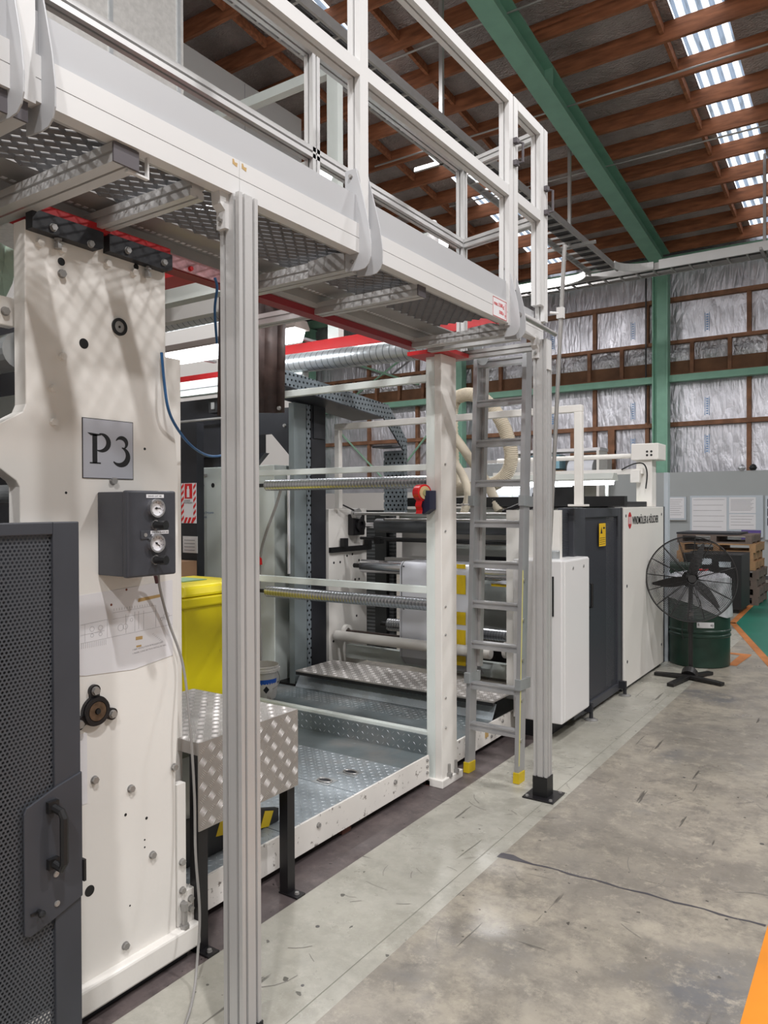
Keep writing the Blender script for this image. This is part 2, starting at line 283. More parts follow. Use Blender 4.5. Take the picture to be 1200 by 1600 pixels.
# ------------------------------------------------------------------ mesh helpers
class MB:
    def __init__(s): s.v = []; s.f = []; s.mi = []; s.cur = 0
    def quad(s, *p):
        b = len(s.v); s.v += [tuple(x) for x in p]; s.f.append(tuple(range(b, b + len(p)))); s.mi.append(s.cur); return s
    def box(s, x0, x1, y0, y1, z0, z1):
        if x0 > x1: x0, x1 = x1, x0
        if y0 > y1: y0, y1 = y1, y0
        if z0 > z1: z0, z1 = z1, z0
        b = len(s.v)
        s.v += [(x0, y0, z0), (x1, y0, z0), (x1, y1, z0), (x0, y1, z0), (x0, y0, z1), (x1, y0, z1), (x1, y1, z1), (x0, y1, z1)]
        for q in ((0, 3, 2, 1), (4, 5, 6, 7), (0, 1, 5, 4), (1, 2, 6, 5), (2, 3, 7, 6), (3, 0, 4, 7)):
            s.f.append(tuple(b + i for i in q)); s.mi.append(s.cur)
        return s
    def bar(s, p0, p1, poly, up=(0, 0, 1)):
        p0, p1 = Vector(p0), Vector(p1); d = (p1 - p0).normalized(); up = Vector(up)
        sd = d.cross(up).normalized(); up2 = sd.cross(d).normalized()
        b = len(s.v); n = len(poly)
        for p in (p0, p1):
            for (a, c) in poly: s.v.append(tuple(p + sd * a + up2 * c))
        for i in range(n):
            j = (i + 1) % n
            s.f.append((b + i, b + j, b + n + j, b + n + i)); s.mi.append(s.cur)
        s.f.append(tuple(b + i for i in reversed(range(n)))); s.f.append(tuple(b + n + i for i in range(n))); s.mi += [s.cur, s.cur]
        return s
    def rect(s, p0, p1, w_, h_, up=(0, 0, 1)):
        a, c = w_ / 2, h_ / 2
        return s.bar(p0, p1, [(-a, -c), (a, -c), (a, c), (-a, c)], up)
    def cyl(s, p0, p1, r0, r1=None, n=20, cap=True):
        r1 = r0 if r1 is None else r1
        p0, p1 = Vector(p0), Vector(p1); d = (p1 - p0).normalized()
        up = Vector((0, 0, 1)) if abs(d.z) < 0.9 else Vector((1, 0, 0))
        a = d.cross(up).normalized(); c = a.cross(d)
        b = len(s.v)
        for p, r in ((p0, r0), (p1, r1)):
            for i in range(n):
                t = 2 * PI * i / n; s.v.append(tuple(p + a * (r * math.cos(t)) + c * (r * math.sin(t))))
        for i in range(n):
            j = (i + 1) % n; s.f.append((b + i, b + j, b + n + j, b + n + i)); s.mi.append(s.cur)
        if cap:
            s.f.append(tuple(b + i for i in reversed(range(n)))); s.f.append(tuple(b + n + i for i in range(n))); s.mi += [s.cur, s.cur]
        return s
    def tube(s, pts, r, n=8, rfun=None):
        pts = [Vector(p) for p in pts]; b = len(s.v); up = None
        for k, p in enumerate(pts):
            d = (pts[min(k + 1, len(pts) - 1)] - pts[max(k - 1, 0)]).normalized()
            if up is None:
                up = Vector((0, 0, 1)) if abs(d.z) < 0.9 else Vector((1, 0, 0))
            a = d.cross(up).normalized(); up = a.cross(d).normalized()
            rr = rfun(k) if rfun else r
            for i in range(n):
                t = 2 * PI * i / n; s.v.append(tuple(p + a * (rr * math.cos(t)) + up * (rr * math.sin(t))))
        for k in range(len(pts) - 1):
            for i in range(n):
                j = (i + 1) % n; o = b + k * n
                s.f.append((o + i, o + j, o + n + j, o + n + i)); s.mi.append(s.cur)
        s.f.append(tuple(b + i for i in reversed(range(n)))); e = b + (len(pts) - 1) * n
        s.f.append(tuple(e + i for i in range(n))); s.mi += [s.cur, s.cur]
        return s
    def prism(s, poly, axis, a, c):
        """poly in the two other axes (in xyz order), extruded along axis from a to c"""
        if a > c: a, c = c, a
        def P3(u, v, w_):
            return {'x': (w_, u, v), 'y': (u, w_, v), 'z': (u, v, w_)}[axis]
        n = len(poly); b = len(s.v)
        for w_ in (a, c):
            for (u, v) in poly: s.v.append(P3(u, v, w_))
        for i in range(n):
            j = (i + 1) % n; s.f.append((b + i, b + j, b + n + j, b + n + i)); s.mi.append(s.cur)
        s.f.append(tuple(b + i for i in reversed(range(n)))); s.f.append(tuple(b + n + i for i in range(n))); s.mi += [s.cur, s.cur]
        return s
    def ring(s, c, axis, r0, r1, h, n=28):
        """flat ring / washer: axis 'x','y','z' thickness h"""
        c = Vector(c); b = len(s.v)
        ax = {'x': (Vector((0, 1, 0)), Vector((0, 0, 1)), Vector((1, 0, 0))), 'y': (Vector((1, 0, 0)), Vector((0, 0, 1)), Vector((0, 1, 0))), 'z': (Vector((1, 0, 0)), Vector((0, 1, 0)), Vector((0, 0, 1)))}[axis]
        for i in range(n):
            t = 2 * PI * i / n; e = ax[0] * math.cos(t) + ax[1] * math.sin(t)
            for rr, hh in ((r0, 0), (r1, 0), (r1, h), (r0, h)): s.v.append(tuple(c + e * rr + ax[2] * hh))
        for i in range(n):
            j = (i + 1) % n
            for k in range(4):
                l = (k + 1) % 4
                s.f.append((b + 4 * i + k, b + 4 * i + l, b + 4 * j + l, b + 4 * j + k)); s.mi.append(s.cur)
        return s
    def lathe(s, c, prof, n=32):
        b = len(s.v); c = Vector(c)
        for (r, z) in prof:
            for i in range(n):
                t = 2 * PI * i / n; s.v.append((c.x + r * math.cos(t), c.y + r * math.sin(t), c.z + z))
        for k in range(len(prof) - 1):
            for i in range(n):
                j = (i + 1) % n; o = b + k * n
                s.f.append((o + i, o + j, o + n + j, o + n + i)); s.mi.append(s.cur)
        s.f.append(tuple(b + i for i in reversed(range(n)))); e = b + (len(prof) - 1) * n
        s.f.append(tuple(e + i for i in range(n))); s.mi += [s.cur, s.cur]
        return s
    def build(s, name, material, parent=None, smooth=None, bevel=0.0, label=None):
        me = bpy.data.meshes.new(name); me.from_pydata(s.v, [], s.f); 
        mats = material if isinstance(material, (list, tuple)) else [material]
        for x in mats: me.materials.append(M[x] if isinstance(x, str) else x)
        if len(mats) > 1: me.polygons.foreach_set('material_index', s.mi)
        me.validate(); me.update()
        o = bpy.data.objects.new(name, me); COL.objects.link(o)
        if smooth:
            me.polygons.foreach_set('use_smooth', [True] * len(me.polygons))
            md = None
            try: me.set_sharp_from_angle(angle=math.radians(smooth if smooth > 1 else 35))
            except Exception: pass
        if bevel:
            md = o.modifiers.new('bevel', 'BEVEL'); md.width = bevel; md.segments = 2; md.limit_method = 'ANGLE'; md.angle_limit = math.radians(50)
        if parent is not None:
            o.parent = parent; o.matrix_parent_inverse = parent.matrix_world.inverted() if parent.type != 'EMPTY' else Matrix.Translation(-parent.location)
        if label: o['label'] = label
        return o

def prof(w_, h_, right=(), left=(), top=(), bottom=(), gw=0.009, gd=0.012):
    """extrusion outline with slots; offsets of slots along each side, 0 = centre"""
    a, c = w_ / 2, h_ / 2; P = [(-a, -c)]
    for o in sorted(bottom): P += [(o - gw / 2, -c), (o - gw / 2, -c + gd), (o + gw / 2, -c + gd), (o + gw / 2, -c)]
    P.append((a, -c))
    for o in sorted(right): P += [(a, o - gw / 2), (a - gd, o - gw / 2), (a - gd, o + gw / 2), (a, o + gw / 2)]
    P.append((a, c))
    for o in sorted(top, reverse=True): P += [(o + gw / 2, c), (o + gw / 2, c - gd), (o - gw / 2, c - gd), (o - gw / 2, c)]
    P.append((-a, c))
    for o in sorted(left, reverse=True): P += [(-a, o + gw / 2), (-a + gd, o + gw / 2), (-a + gd, o - gw / 2), (-a, o - gw / 2)]
    return P

def tag(o, label=None, cat=None, group=None, kind=None):
    if label: o['label'] = label
    if cat: o['category'] = cat
    if group: o['group'] = group
    if kind: o['kind'] = kind
    return o
def thing(name, loc, label, cat, group=None):
    o = bpy.data.objects.new(name, None); COL.objects.link(o); o.location = loc; o.empty_display_size = 0.1
    return tag(o, label, cat, group)
def struct(o): o['kind'] = 'structure'; return o
def kids(o): return [c for c in bpy.data.objects if c.parent == o]
def dup(o, parent=None):
    c = o.copy(); COL.objects.link(c)
    if parent is not None: c.parent = parent
    for ch in kids(o): dup(ch, c)
    return c
def text_obj(string, size, origin, right, up, name, material, parent=None, extrude=0.0006, sx=1.0, offset=0.0):
    cu = bpy.data.curves.new(name, 'FONT'); cu.body = string; cu.size = size; cu.extrude = extrude; cu.offset = offset
    o = bpy.data.objects.new(name, cu); COL.objects.link(o)
    dg = bpy.context.evaluated_depsgraph_get(); me = bpy.data.meshes.new_from_object(o.evaluated_get(dg))
    bpy.data.objects.remove(o)
    r, u = Vector(right).normalized(), Vector(up).normalized(); n = r.cross(u)
    mt = Matrix((r * sx, u, n)).transposed().to_4x4(); mt.translation = Vector(origin)
    me.transform(mt); me.materials.clear(); me.materials.append(M[material])
    t = bpy.data.objects.new(name, me); COL.objects.link(t)
    if parent is not None:
        t.parent = parent; t.matrix_parent_inverse = Matrix.Translation(-parent.location) if parent.type == 'EMPTY' else parent.matrix_world.inverted()
    return t
def bolt_mb(b, x, y, z, r=0.011, h=0.009, axis='x', sgn=1):
    """washer and hexagon head standing on a face"""
    ax = {'x': Vector((sgn, 0, 0)), 'y': Vector((0, sgn, 0)), 'z': Vector((0, 0, sgn))}[axis]
    p = Vector((x, y, z)); b.cyl(p, p + ax * 0.002, r * 1.15, n=16); b.cyl(p + ax * 0.002, p + ax * h, r, n=6)
    return b
def smooth_path(pts, n=10):
    pts = [Vector(p) for p in pts]; out = []
    for i in range(len(pts) - 1):
        p0 = pts[max(i - 1, 0)]; p1 = pts[i]; p2 = pts[i + 1]; p3 = pts[min(i + 2, len(pts) - 1)]
        for k in range(n):
            t = k / n
            out.append(0.5 * ((2 * p1) + (-p0 + p2) * t + (2 * p0 - 5 * p1 + 4 * p2 - p3) * t * t + (-p0 + 3 * p1 - 3 * p2 + p3) * t ** 3))
    out.append(pts[-1]); return out
def tread_mb(b, org, u, v, lu, lv, pitch=0.03, L=0.022, W=0.005, H=0.0018, bars=1, skip=None):
    """raised bars of tread plate on the plane org+u+v"""
    org, u, v = Vector(org), Vector(u).normalized(), Vector(v).normalized(); n = u.cross(v)
    nu, nv = int(lu / pitch), int(lv / pitch)
    for i in range(nu):
        for j in range(nv):
            c = org + u * ((i + 0.5) * lu / nu) + v * ((j + 0.5) * lv / nv)
            s = 1 if (i + j) % 2 else -1
            d = (u + v * s).normalized(); e = n.cross(d)
            for k in range(bars):
                o = c + e * ((k - (bars - 1) / 2) * W * 2.5)
                ll = L / 2
                b0 = len(b.v)
                for q in (o - d * ll, o - e * W / 2, o + d * ll, o + e * W / 2, o + n * H - d * ll * 0.5, o + n * H + d * ll * 0.5): b.v.append(tuple(q))
                for f in ((b0, b0 + 1, b0 + 4), (b0 + 1, b0 + 2, b0 + 5), (b0 + 1, b0 + 5, b0 + 4), (b0 + 2, b0 + 3, b0 + 5), (b0 + 3, b0, b0 + 4), (b0 + 3, b0 + 4, b0 + 5)):
                    b.f.append(f); b.mi.append(b.cur)
    return b
#PART2

# ================================================================== THE HALL
# floor: zones are separate pieces of one slab
fl = MB()
fl.cur = 0; fl.quad((-1.47, -8, 0), (9, -8, 0), (9, 18.2, 0), (-1.47, 18.2, 0))
fl.cur = 1; fl.quad((-1.99, -8, 0), (-1.47, -8, 0), (-1.47, 10.4, 0), (-1.99, 10.4, 0))
fl.cur = 2; fl.quad((-2.45, -8, 0), (-1.99, -8, 0), (-1.99, 10.4, 0), (-2.45, 10.4, 0))
fl.cur = 0; fl.quad((-2.45, 10.4, 0), (-1.47, 10.4, 0), (-1.47, 18.2, 0), (-2.45, 18.2, 0))
fl.cur = 0; fl.quad((-16, -8, 0), (-2.45, -8, 0), (-2.45, 18.2, 0), (-16, 18.2, 0))
floor = struct(fl.build('floor', ['concrete', 'strip', 'edge']))
def flat(pts, name, mt, z=0.0015, lab=None):
    return MB().quad(*[(x, y, z) for x, y in pts]).build(name, mt, floor, label=lab)
flat([(-0.36, -2), (-0.24, -2), (-0.24, 3.3), (-0.385, 3.3)], 'painted_line', 'orange', lab='bright orange painted floor line')
flat([(-0.24, -2), (0.1, -2), (0.1, 3.3), (-0.24, 3.3)], 'painted_line', 'orange', lab='bright orange painted floor line')
flat([(-1.74, 10.97), (-0.28, 5.95), (4.0, 9.0), (4.0, 15.2), (-1.88, 15.2)], 'green_painted_area', 'greenfloor', lab='green painted floor area')
flat([(-1.81, 10.97), (-1.73, 10.99), (-0.27, 5.97), (-0.35, 5.95)], 'painted_line', 'orangeold', 0.0022)
flat([(-1.80, 10.9), (-1.72, 10.9), (-1.85, 15.0), (-1.95, 15.0)], 'painted_line', 'orangeold', 0.0022)
flat([(-1.32, 8.65), (-1.22, 8.65), (-1.26, 8.05), (-1.34, 8.05)], 'painted_line', 'orangeold', 0.0022)
flat([(-1.45, 8.75), (-1.22, 8.75), (-1.22, 8.65), (-1.45, 8.65)], 'painted_line', 'orangeold', 0.0022)
# filled saw cut across the concrete and seam in the painted strip
cut = []
for i in range(21):
    x = -1.48 + i * 0.0545; cut.append((x, 3.115 + 0.0015 * i + 0.006 * math.sin(i * 1.7)))
cm = MB()
for i in range(20):
    wd = (0.050 if i < 2 else 0.030 if i < 3 else 0.012) + 0.004 * math.sin(i * 2.3)
    wd2 = (0.050 if i + 1 < 2 else 0.030 if i + 1 < 3 else 0.012) + 0.004 * math.sin((i + 1) * 2.3)
    (xa, ya), (xb, yb) = cut[i], cut[i + 1]
    cm.quad((xa, ya - wd / 2, 0.001), (xb, yb - wd2 / 2, 0.001), (xb, yb + wd2 / 2, 0.001), (xa, ya + wd / 2, 0.001))
cm.build('filled_joint', mat('dark_joint_filler', (0.075, 0.07, 0.08), 0.4), floor)
MB().quad((-1.5445, -2, 0.001), (-1.5415, -2, 0.001), (-1.5415, 9.5, 0.001), (-1.5445, 9.5, 0.001)).build('joint_seam', mat('seam_dirt', (0.22, 0.22, 0.18), 0.6), floor)

sf = MB(); rs = random.Random(3)
for i in range(420):
    x = rs.uniform(-1.98, 0.6); y = rs.uniform(1.0, 7.0); a = rs.choice((0.5, 1.0, 2.4, 2.8, 0.9)) + rs.uniform(-0.4, 0.4); L0 = rs.uniform(0.01, 0.06) if i % 6 else rs.uniform(0.08, 0.16); w0 = rs.uniform(0.0006, 0.0016)
    if x > -1.45 and i % 3: continue
    k = rs.uniform(-3, 3); prev = None
    for j in range(4):
        cur = (x, y); 
        if prev: 
            d = Vector((cur[0] - prev[0], cur[1] - prev[1])).normalized(); n = Vector((-d.y, d.x)) * w0
            sf.quad((prev[0] - n.x, prev[1] - n.y, 0.0012), (prev[0] + n.x, prev[1] + n.y, 0.0012), (cur[0] + n.x, cur[1] + n.y, 0.0012), (cur[0] - n.x, cur[1] - n.y, 0.0012))
        prev = cur; x += math.cos(a) * L0 / 3; y += math.sin(a) * L0 / 3; a += k * L0
so = sf.build('scuff_marks', mat('dark_scuff', (0.21, 0.195, 0.18), 0.6), floor); so['kind'] = 'stuff'
for (cx, cy, rr) in ((-1.30, 1.72, 0.02), (-1.80, 2.2, 0.008), (-0.9, 1.9, 0.007), (-1.62, 1.9, 0.006), (-0.5, 3.9, 0.010), (-1.0, 4.6, 0.008)):
    MB().cyl((cx, cy, 0), (cx, cy, 0.0012), rr, n=12).build('floor_spot', mat('dark_floor_spot', (0.10, 0.095, 0.09), 0.5), floor)

# roof
def roof_z(y): return 7.47 + 0.116 * (18.0 - y)
SKY = [(-2.50, -1.86), (-7.20, -6.55)]
xs = [-16, -7.20, -6.55, -2.50, -1.86, 9]
rb = MB()
for i in range(5):
    if (xs[i], xs[i + 1]) in SKY: continue
    rb.quad((xs[i], -8, roof_z(-8)), (xs[i], 18.3, roof_z(18.3)), (xs[i + 1], 18.3, roof_z(18.3)), (xs[i + 1], -8, roof_z(-8)))
ceiling = struct(rb.build('ceiling', 'roof_foil'))
PY = [10.9 + 0.84 * k for k in range(-13, 9)]
for y in PY:
    zt = roof_z(y)
    MB().box(-16, 9, y - 0.03, y + 0.03, zt - 0.26, zt).build('purlin', 'timber', ceiling)
for x in (-2.66, -5.95, -7.75, -9.4, -12.0, 0.6):
    for a, b_ in zip(PY[:-1], PY[1:]):
        if x in (-9.4, -12.0, 0.6) and a < 8: continue
        if a < 4: continue
        nb = MB(); za, zb = roof_z(a + 0.03) - 0.05, roof_z(b_ - 0.03) - 0.05
        nb.rect((x, a + 0.031, za - 0.05), (x, b_ - 0.031, zb - 0.05), 0.05, 0.13); nb.build('nogging', 'timber', ceiling)
# corrugated skylights
for k, (a, b_) in enumerate(SKY):
    sb = MB(); n = 48
    for i in range(n):
        x0, x1 = a + (b_ - a) * i / n, a + (b_ - a) * (i + 1) / n
        h0, h1 = 0.012 * math.cos(i / n * 2 * PI * 8), 0.012 * math.cos((i + 1) / n * 2 * PI * 8)
        sb.quad((x0, -8, roof_z(-8) + 0.03 + h0), (x0, 18.3, roof_z(18.3) + 0.03 + h0), (x1, 18.3, roof_z(18.3) + 0.03 + h1), (x1, -8, roof_z(-8) + 0.03 + h1))
    struct(sb.build('window_%d' % (k + 1), 'skylight'))

# far wall: foil, timber, boards
wb = struct(MB().box(-16, 9, 18.12, 18.2, 0, 7.62).build('wall_back', 'wall_foil'))
for x in (-15.1, -12.75, -11.08, -7.72, -6.0, -4.75, -2.58, -0.9, 0.7, 2.4, 4.6):
    MB().box(x - 0.045, x + 0.045, 18.02, 18.12, 2.3, 4.38).build('stud', 'timberwall', wb)
    MB().box(x - 0.045, x + 0.045, 18.02, 18.12, 5.35, 6.24).build('stud', 'timberwall', wb)
for z0, z1 in ((6.24, 6.34), (5.27, 5.35), (3.38, 3.48)):
    MB().box(-16, 9, 17.99, 18.12, z0, z1).build('girt_board', 'timberwall', wb)
x = -15.6
while x < 6:
    if abs(x + 4.37) > 0.3 and abs(x + 9.6) > 0.3:
        MB().box(x - 0.04, x + 0.04, 17.97, 18.08, 4.56, 5.27).build('short_stud', 'timberwall', wb)
    x += 0.79
MB().box(-16, 9, 18.06, 18.11, 4.56, 4.88).build('ply_board', 'plywood', wb)
MB().box(-16, 9, 17.95, 18.06, 4.53, 4.58).build('ledger_board', 'timberwall', wb)
# a boarded frame low beside the green column
MB().box(-6.60, -6.45, 18.0, 18.11, 2.6, 3.38).build('stud', 'timberwall', wb)
MB().box(-5.66, -5.50, 17.98, 18.11, 2.3, 3.38).build('stud', 'timberwall', wb)
MB().box(-6.6, -5.5, 17.99, 18.11, 2.82, 2.90).build('girt_board', 'timberwall', wb)
# lower partition of sandwich panel
pb = MB().box(-5.5, 9, 17.60, 17.68, 0, 2.31); wp = struct(pb.build('wall_lower_back', 'panel'))
wp2 = struct(MB().box(-16, -9.0, 17.70, 17.78, 0, 1.95).box(-9.0, -5.5, 17.70, 17.78, 0, 2.75).build('wall_lower_back', 'wallcream'))
struct(MB().box(-5.5, 9, 17.55, 17.61, 0, 0.08).build('baseboard_back', 'dark'))
# left wall of the inner building (cream panels)
wl = MB()
wl.box(-8.4, -8.15, -8, 9.62, 0, 8.02)
wlo = struct(wl.build('wall_left', 'wallcream'))
for y in (0.5, 3.1, 5.7, 8.3): MB().box(-8.152, -8.146, y - 0.004, y + 0.004, 0, 8.0).build('panel_seam', 'line', wlo)
MB().box(-8.152, -8.13, -8, 9.60, 7.55, 7.565).build('panel_seam', 'line', wlo)
# remaining walls of the hall, behind and to the right of the camera
struct(MB().box(-16, 9, -8.2, -8, 0, 10.6).build('wall_front', 'wallcream'))
struct(MB().box(9, 9.2, -8, 18.2, 0, 10.6).build('wall_right', 'wallcream'))
struct(MB().box(-16.2, -16, -8, 18.2, 0, 10.6).build('wall_far_left', 'wallcream'))

# green steel frames
def ibeam(w_, h_, t=0.02, f=0.025):
    a, c, k = w_ / 2, h_ / 2, t / 2
    return [(-a, -c), (a, -c), (a, -c + f), (k, -c + f), (k, c - f), (a, c - f), (a, c), (-a, c), (-a, c - f), (-k, c - f), (-k, -c + f), (-a, -c + f)]
for x, lab in ((-4.37, 'green steel column beside the partition and cable tray'), (-9.62, 'green steel column behind the cream hoses'), (-14.8, 'green steel column far left behind the machine')):
    t = thing('steel_column', (x, 17.8, 0), lab, 'column')
    MB().bar((x, 17.78, 0), (x, 17.78, 6.95), ibeam(0.26, 0.34), (1, 0, 0)).build('shaft', 'green', t)
    MB().box(x - 0.16, x + 0.16, 17.58, 17.98, 6.93, 6.97).build('cap_plate', 'green', t)
for x, lab in ((-4.29, 'long green steel rafter sloping under the timber purlins'),):
    t = thing('steel_rafter', (x, 17.9, 6.9), lab, 'beam')
    MB().bar((x, -6, roof_z(-6) - 0.26 - 0.20), (x, 17.58, roof_z(17.58) - 0.26 - 0.20), ibeam(0.30, 0.38)).build('beam', 'green', t)
    for yy in (7.6, 10.6):
        zz = roof_z(yy) - 0.46
        MB().box(x + 0.012, x + 0.145, yy - 0.006, yy + 0.006, zz - 0.17, zz + 0.17).build('stiffener', 'green', t)
t = MB().box(-16, 9, 17.80, 17.99, 4.38, 4.53).build('steel_girt', 'green'); tag(t, 'horizontal green steel girt under the ply board of the foil wall', 'beam')
t = MB().rect((-16, 17.85, 7.12), (9, 17.85, 7.12), 0.16, 0.22).build('eaves_beam', 'green'); tag(t, 'green eaves beam along the top of the foil wall', 'beam')
tag(MB().cyl((-11.4, 17.84, 5.75), (-13.5, 17.84, 4.6), 0.03, n=8).cyl((-13.5, 17.84, 5.9), (-10.9, 17.84, 4.95), 0.03, n=8).build('cross_brace', 'greenlight'), 'thin pale green crossed bracing rods in front of the foil wall', 'brace')
tag(MB().cyl((-13.8, 17.84, 3.9), (-11.6, 17.84, 1.9), 0.03, n=8).cyl((-9.9, 17.84, 4.3), (-11.5, 17.84, 2.6), 0.03, n=8).build('cross_brace', 'greenlight'), 'thin pale green bracing rods low behind the rollers', 'brace')
tag(MB().box(-4.76, -4.73, 17.9, 17.93, 3.5, 6.9).build('downpipe', 'black'), 'thin black pipe beside the green steel column', 'pipe')

# foil strips lettering is only small blue print
pf = MB()
for x in (-7.1, -5.1, -3.45, -1.95):
    for z in (5.5, 3.6, 2.75):
        if x < -6.5 and z < 3: continue
        pf.box(x - 0.05, x - 0.038, 18.112, 18.118, z, z + 0.42); pf.box(x + 0.038, x + 0.05, 18.112, 18.118, z, z + 0.42)
        for k in range(7): pf.box(x - 0.02, x + 0.022, 18.112, 18.118, z + 0.03 + k * 0.055, z + 0.06 + k * 0.055)
pf.build('printed_marks', mat('pale_blue_print', (0.20, 0.36, 0.62), 0.4), wb)
# bulging foil behind the short studs
cb = MB()
x = -15.6
while x < 5.5:
    n = 6
    for i in range(n):
        for j in range(4):
            def pt(a, c):
                u_, v_ = a / n, c / 4
                return (x + 0.05 + 0.69 * u_, 18.10 - 0.07 * math.sin(PI * u_) * math.sin(PI * min(1, v_ + 0.15)) - 0.006 * math.sin(9 * u_ + 5 * v_ + x), 4.87 + 0.40 * v_)
            cb.quad(pt(i, j), pt(i + 1, j), pt(i + 1, j + 1), pt(i, j + 1))
    x += 0.79
cb.build('tucked_foil', 'crumple', wb)

# cable trays
def tray_ladder(name, lab, p0, p1, width, h, rung, mt, fill=None, group=None):
    p0, p1 = Vector(p0), Vector(p1); d = (p1 - p0).normalized(); s = d.cross(Vector((0, 0, 1))).normalized()
    t = thing(name, p0, lab, 'cable tray', group)
    for k in (-1, 1):
        o = s * (k * width / 2)
        MB().rect(p0 + o, p1 + o, 0.03, h).build('side_rail', mt, t)
    L = (p1 - p0).length; n = int(L / rung)
    for i in range(min(n, 90)):
        c = p0 + d * ((i + 0.5) * rung) - Vector((0, 0, h / 2 - 0.015))
        MB().rect(c - s * (width / 2 - 0.016), c + s * (width / 2 - 0.016), 0.03, 0.03).build('rung', mt, t)
    if fill:
        MB().rect(p0 + Vector((0, 0, -h / 2 + 0.07)) + s * width * 0.12, p1 + Vector((0, 0, -h / 2 + 0.07)) + s * width * 0.12, width * 0.45, 0.06).build('cable_bundle', fill, t)
    return t
tray_ladder('cable_tray', 'grey ladder cable tray running overhead towards the foil wall', (-4.56, 4.0, 6.05), (-4.56, 14.25, 6.05), 0.52, 0.10, 0.30, 'alu_dull', 'black')
tw = tray_ladder('cable_tray', 'pale cable tray crossing in front of the foil wall', (-9.0, 14.72, 6.05), (4.5, 14.72, 6.05), 0.42, 0.13, 0.32, 'alu_dull', 'black')
MB().box(-3.6, 4.5, 14.47, 14.495, 5.98, 6.15).build('cover_plate', 'alu_white', tw); MB().box(-9.0, -5.15, 14.47, 14.495, 5.98, 6.15).build('cover_plate', 'alu_white', tw)
for sx, x0 in ((1, -4.28), (-1, -4.84)):
    pts = [(x0 + sx * 0.65 * (1 - math.cos(a * PI / 16)) * 0.9, 14.0 + 0.47 * math.sin(a * PI / 16), 6.06) for a in range(9)]
    bb = MB()
    for a, c in zip(pts[:-1], pts[1:]): bb.rect(a, c, 0.02, 0.14)
    bb.build('tee_bend', 'alu_white', tw)
HG = [((-4.75, 8.35), 'long grey strut hanging over the walkway guard rail'), ((-4.52, 12.3), 'grey strut hanging beside the green rafter'), ((-1.86, 14.72), 'grey strut hanging at the right end of the pale cable tray')]
for (x, y), lab in HG:
    t = thing('tray_hanger', (x, y, 6.0), lab, 'hanger', None)
    MB().box(x - 0.025, x + 0.025, y - 0.025, y + 0.025, 5.93, roof_z(y) - 0.1).build('rod', 'alu_dull', t)
    if x < -2: MB().box(x - 0.4, x + 0.45, y - 0.02, y + 0.02, 5.93, 5.98).build('cross_strut', 'alu_dull', t)
    else: MB().box(x - 0.02, x + 0.02, y - 0.5, y + 0.3, 5.93, 5.98).build('cross_strut', 'alu_dull', t)
for k, (y, x0, x1, lab) in enumerate(((6.6, -9, -5.0, 'dark conduit under the purlins above the cream wall'), (9.3, -7.2, 4, 'thin grey conduit crossing under the roof above the green rafter'), (13.5, -7.5, 5, 'thin grey conduit crossing the roof beyond the skylight'), (11.55, -8, 5, 'thin grey conduit between the two skylights'))):
    z = roof_z(y) - 0.30
    tag(MB().cyl((x0, y, z), (x1, y, z), 0.016 if k else 0.03, n=8).build('conduit', 'alu_dull' if k else 'dark'), lab, 'conduit')

# galvanised hood top left and the white pipework behind the walkway
t = thing('exhaust_hood', (-4.2, 1.0, 3.4), 'large grey galvanised exhaust hood above the walkway', 'exhaust hood')
MB().box(-5.2, -3.6, -1.5, 3.14, 3.35, 7.0).build('body', 'hood', t)
for y in (2.62, 3.10): MB().box(-3.602, -3.590, y - 0.012, y + 0.012, 3.35, 7.0).build('seam_flange', 'galv', t)
tag(MB().rect((-8.14, 5.0, 5.25), (-3.72, 5.0, 5.25), 0.08, 0.085).build('box_duct', 'white_green'), 'pale grey box duct running across to the cream wall', 'duct')
tag(MB().box(-3.82, -3.71, 4.83, 4.90, 2.952, 5.21).build('box_column', 'white_green'), 'upright white box column beyond the walkway guard rail', 'column')
tag(MB().cyl((-2.28, 3.9, 3.12), (-2.28, 3.9, 3.27), 0.035).cyl((-2.28, 3.9, 3.27), (-2.28, 3.9, 3.30), 0.035, 0.02).cyl((-2.28, 3.9, 2.6), (-2.28, 3.9, 3.12), 0.012).build('white_canister', 'cabwhite'), 'small white rounded canister beyond the kick plate', 'canister')  # plain white canister, gives off no light
def batten(x0, x1, y, z, lab, mt='fluoro', wdt=0.11, name='fluorescent_light', grp=None):
    t = thing(name, ((x0 + x1) / 2, y, z + 0.1), lab, 'light', grp)
    MB().prism([(y - wdt / 2, z - 0.028), (y - wdt / 3, z - 0.065), (y + wdt / 3, z - 0.065), (y + wdt / 2, z - 0.028)], 'x', x0 + 0.03, x1 - 0.03).build('diffuser', mt, t)
    MB().prism([(y - wdt / 2 - 0.012, z - 0.03), (y + wdt / 2 + 0.012, z - 0.03), (y + wdt / 2 + 0.012, z - 0.015), (y + wdt / 3, z + 0.035), (y - wdt / 3, z + 0.035), (y - wdt / 2 - 0.012, z - 0.015)], 'x', x0, x1).build('housing', 'machine_grey', t)
    return t
batten(-3.3, -2.24, 2.86, 3.24, 'lit fluorescent light behind the walkway kick plate, nearer one')
batten(-3.3, -2.24, 4.02, 3.24, 'lit fluorescent light behind the walkway kick plate, beside the white canister')
#PART3

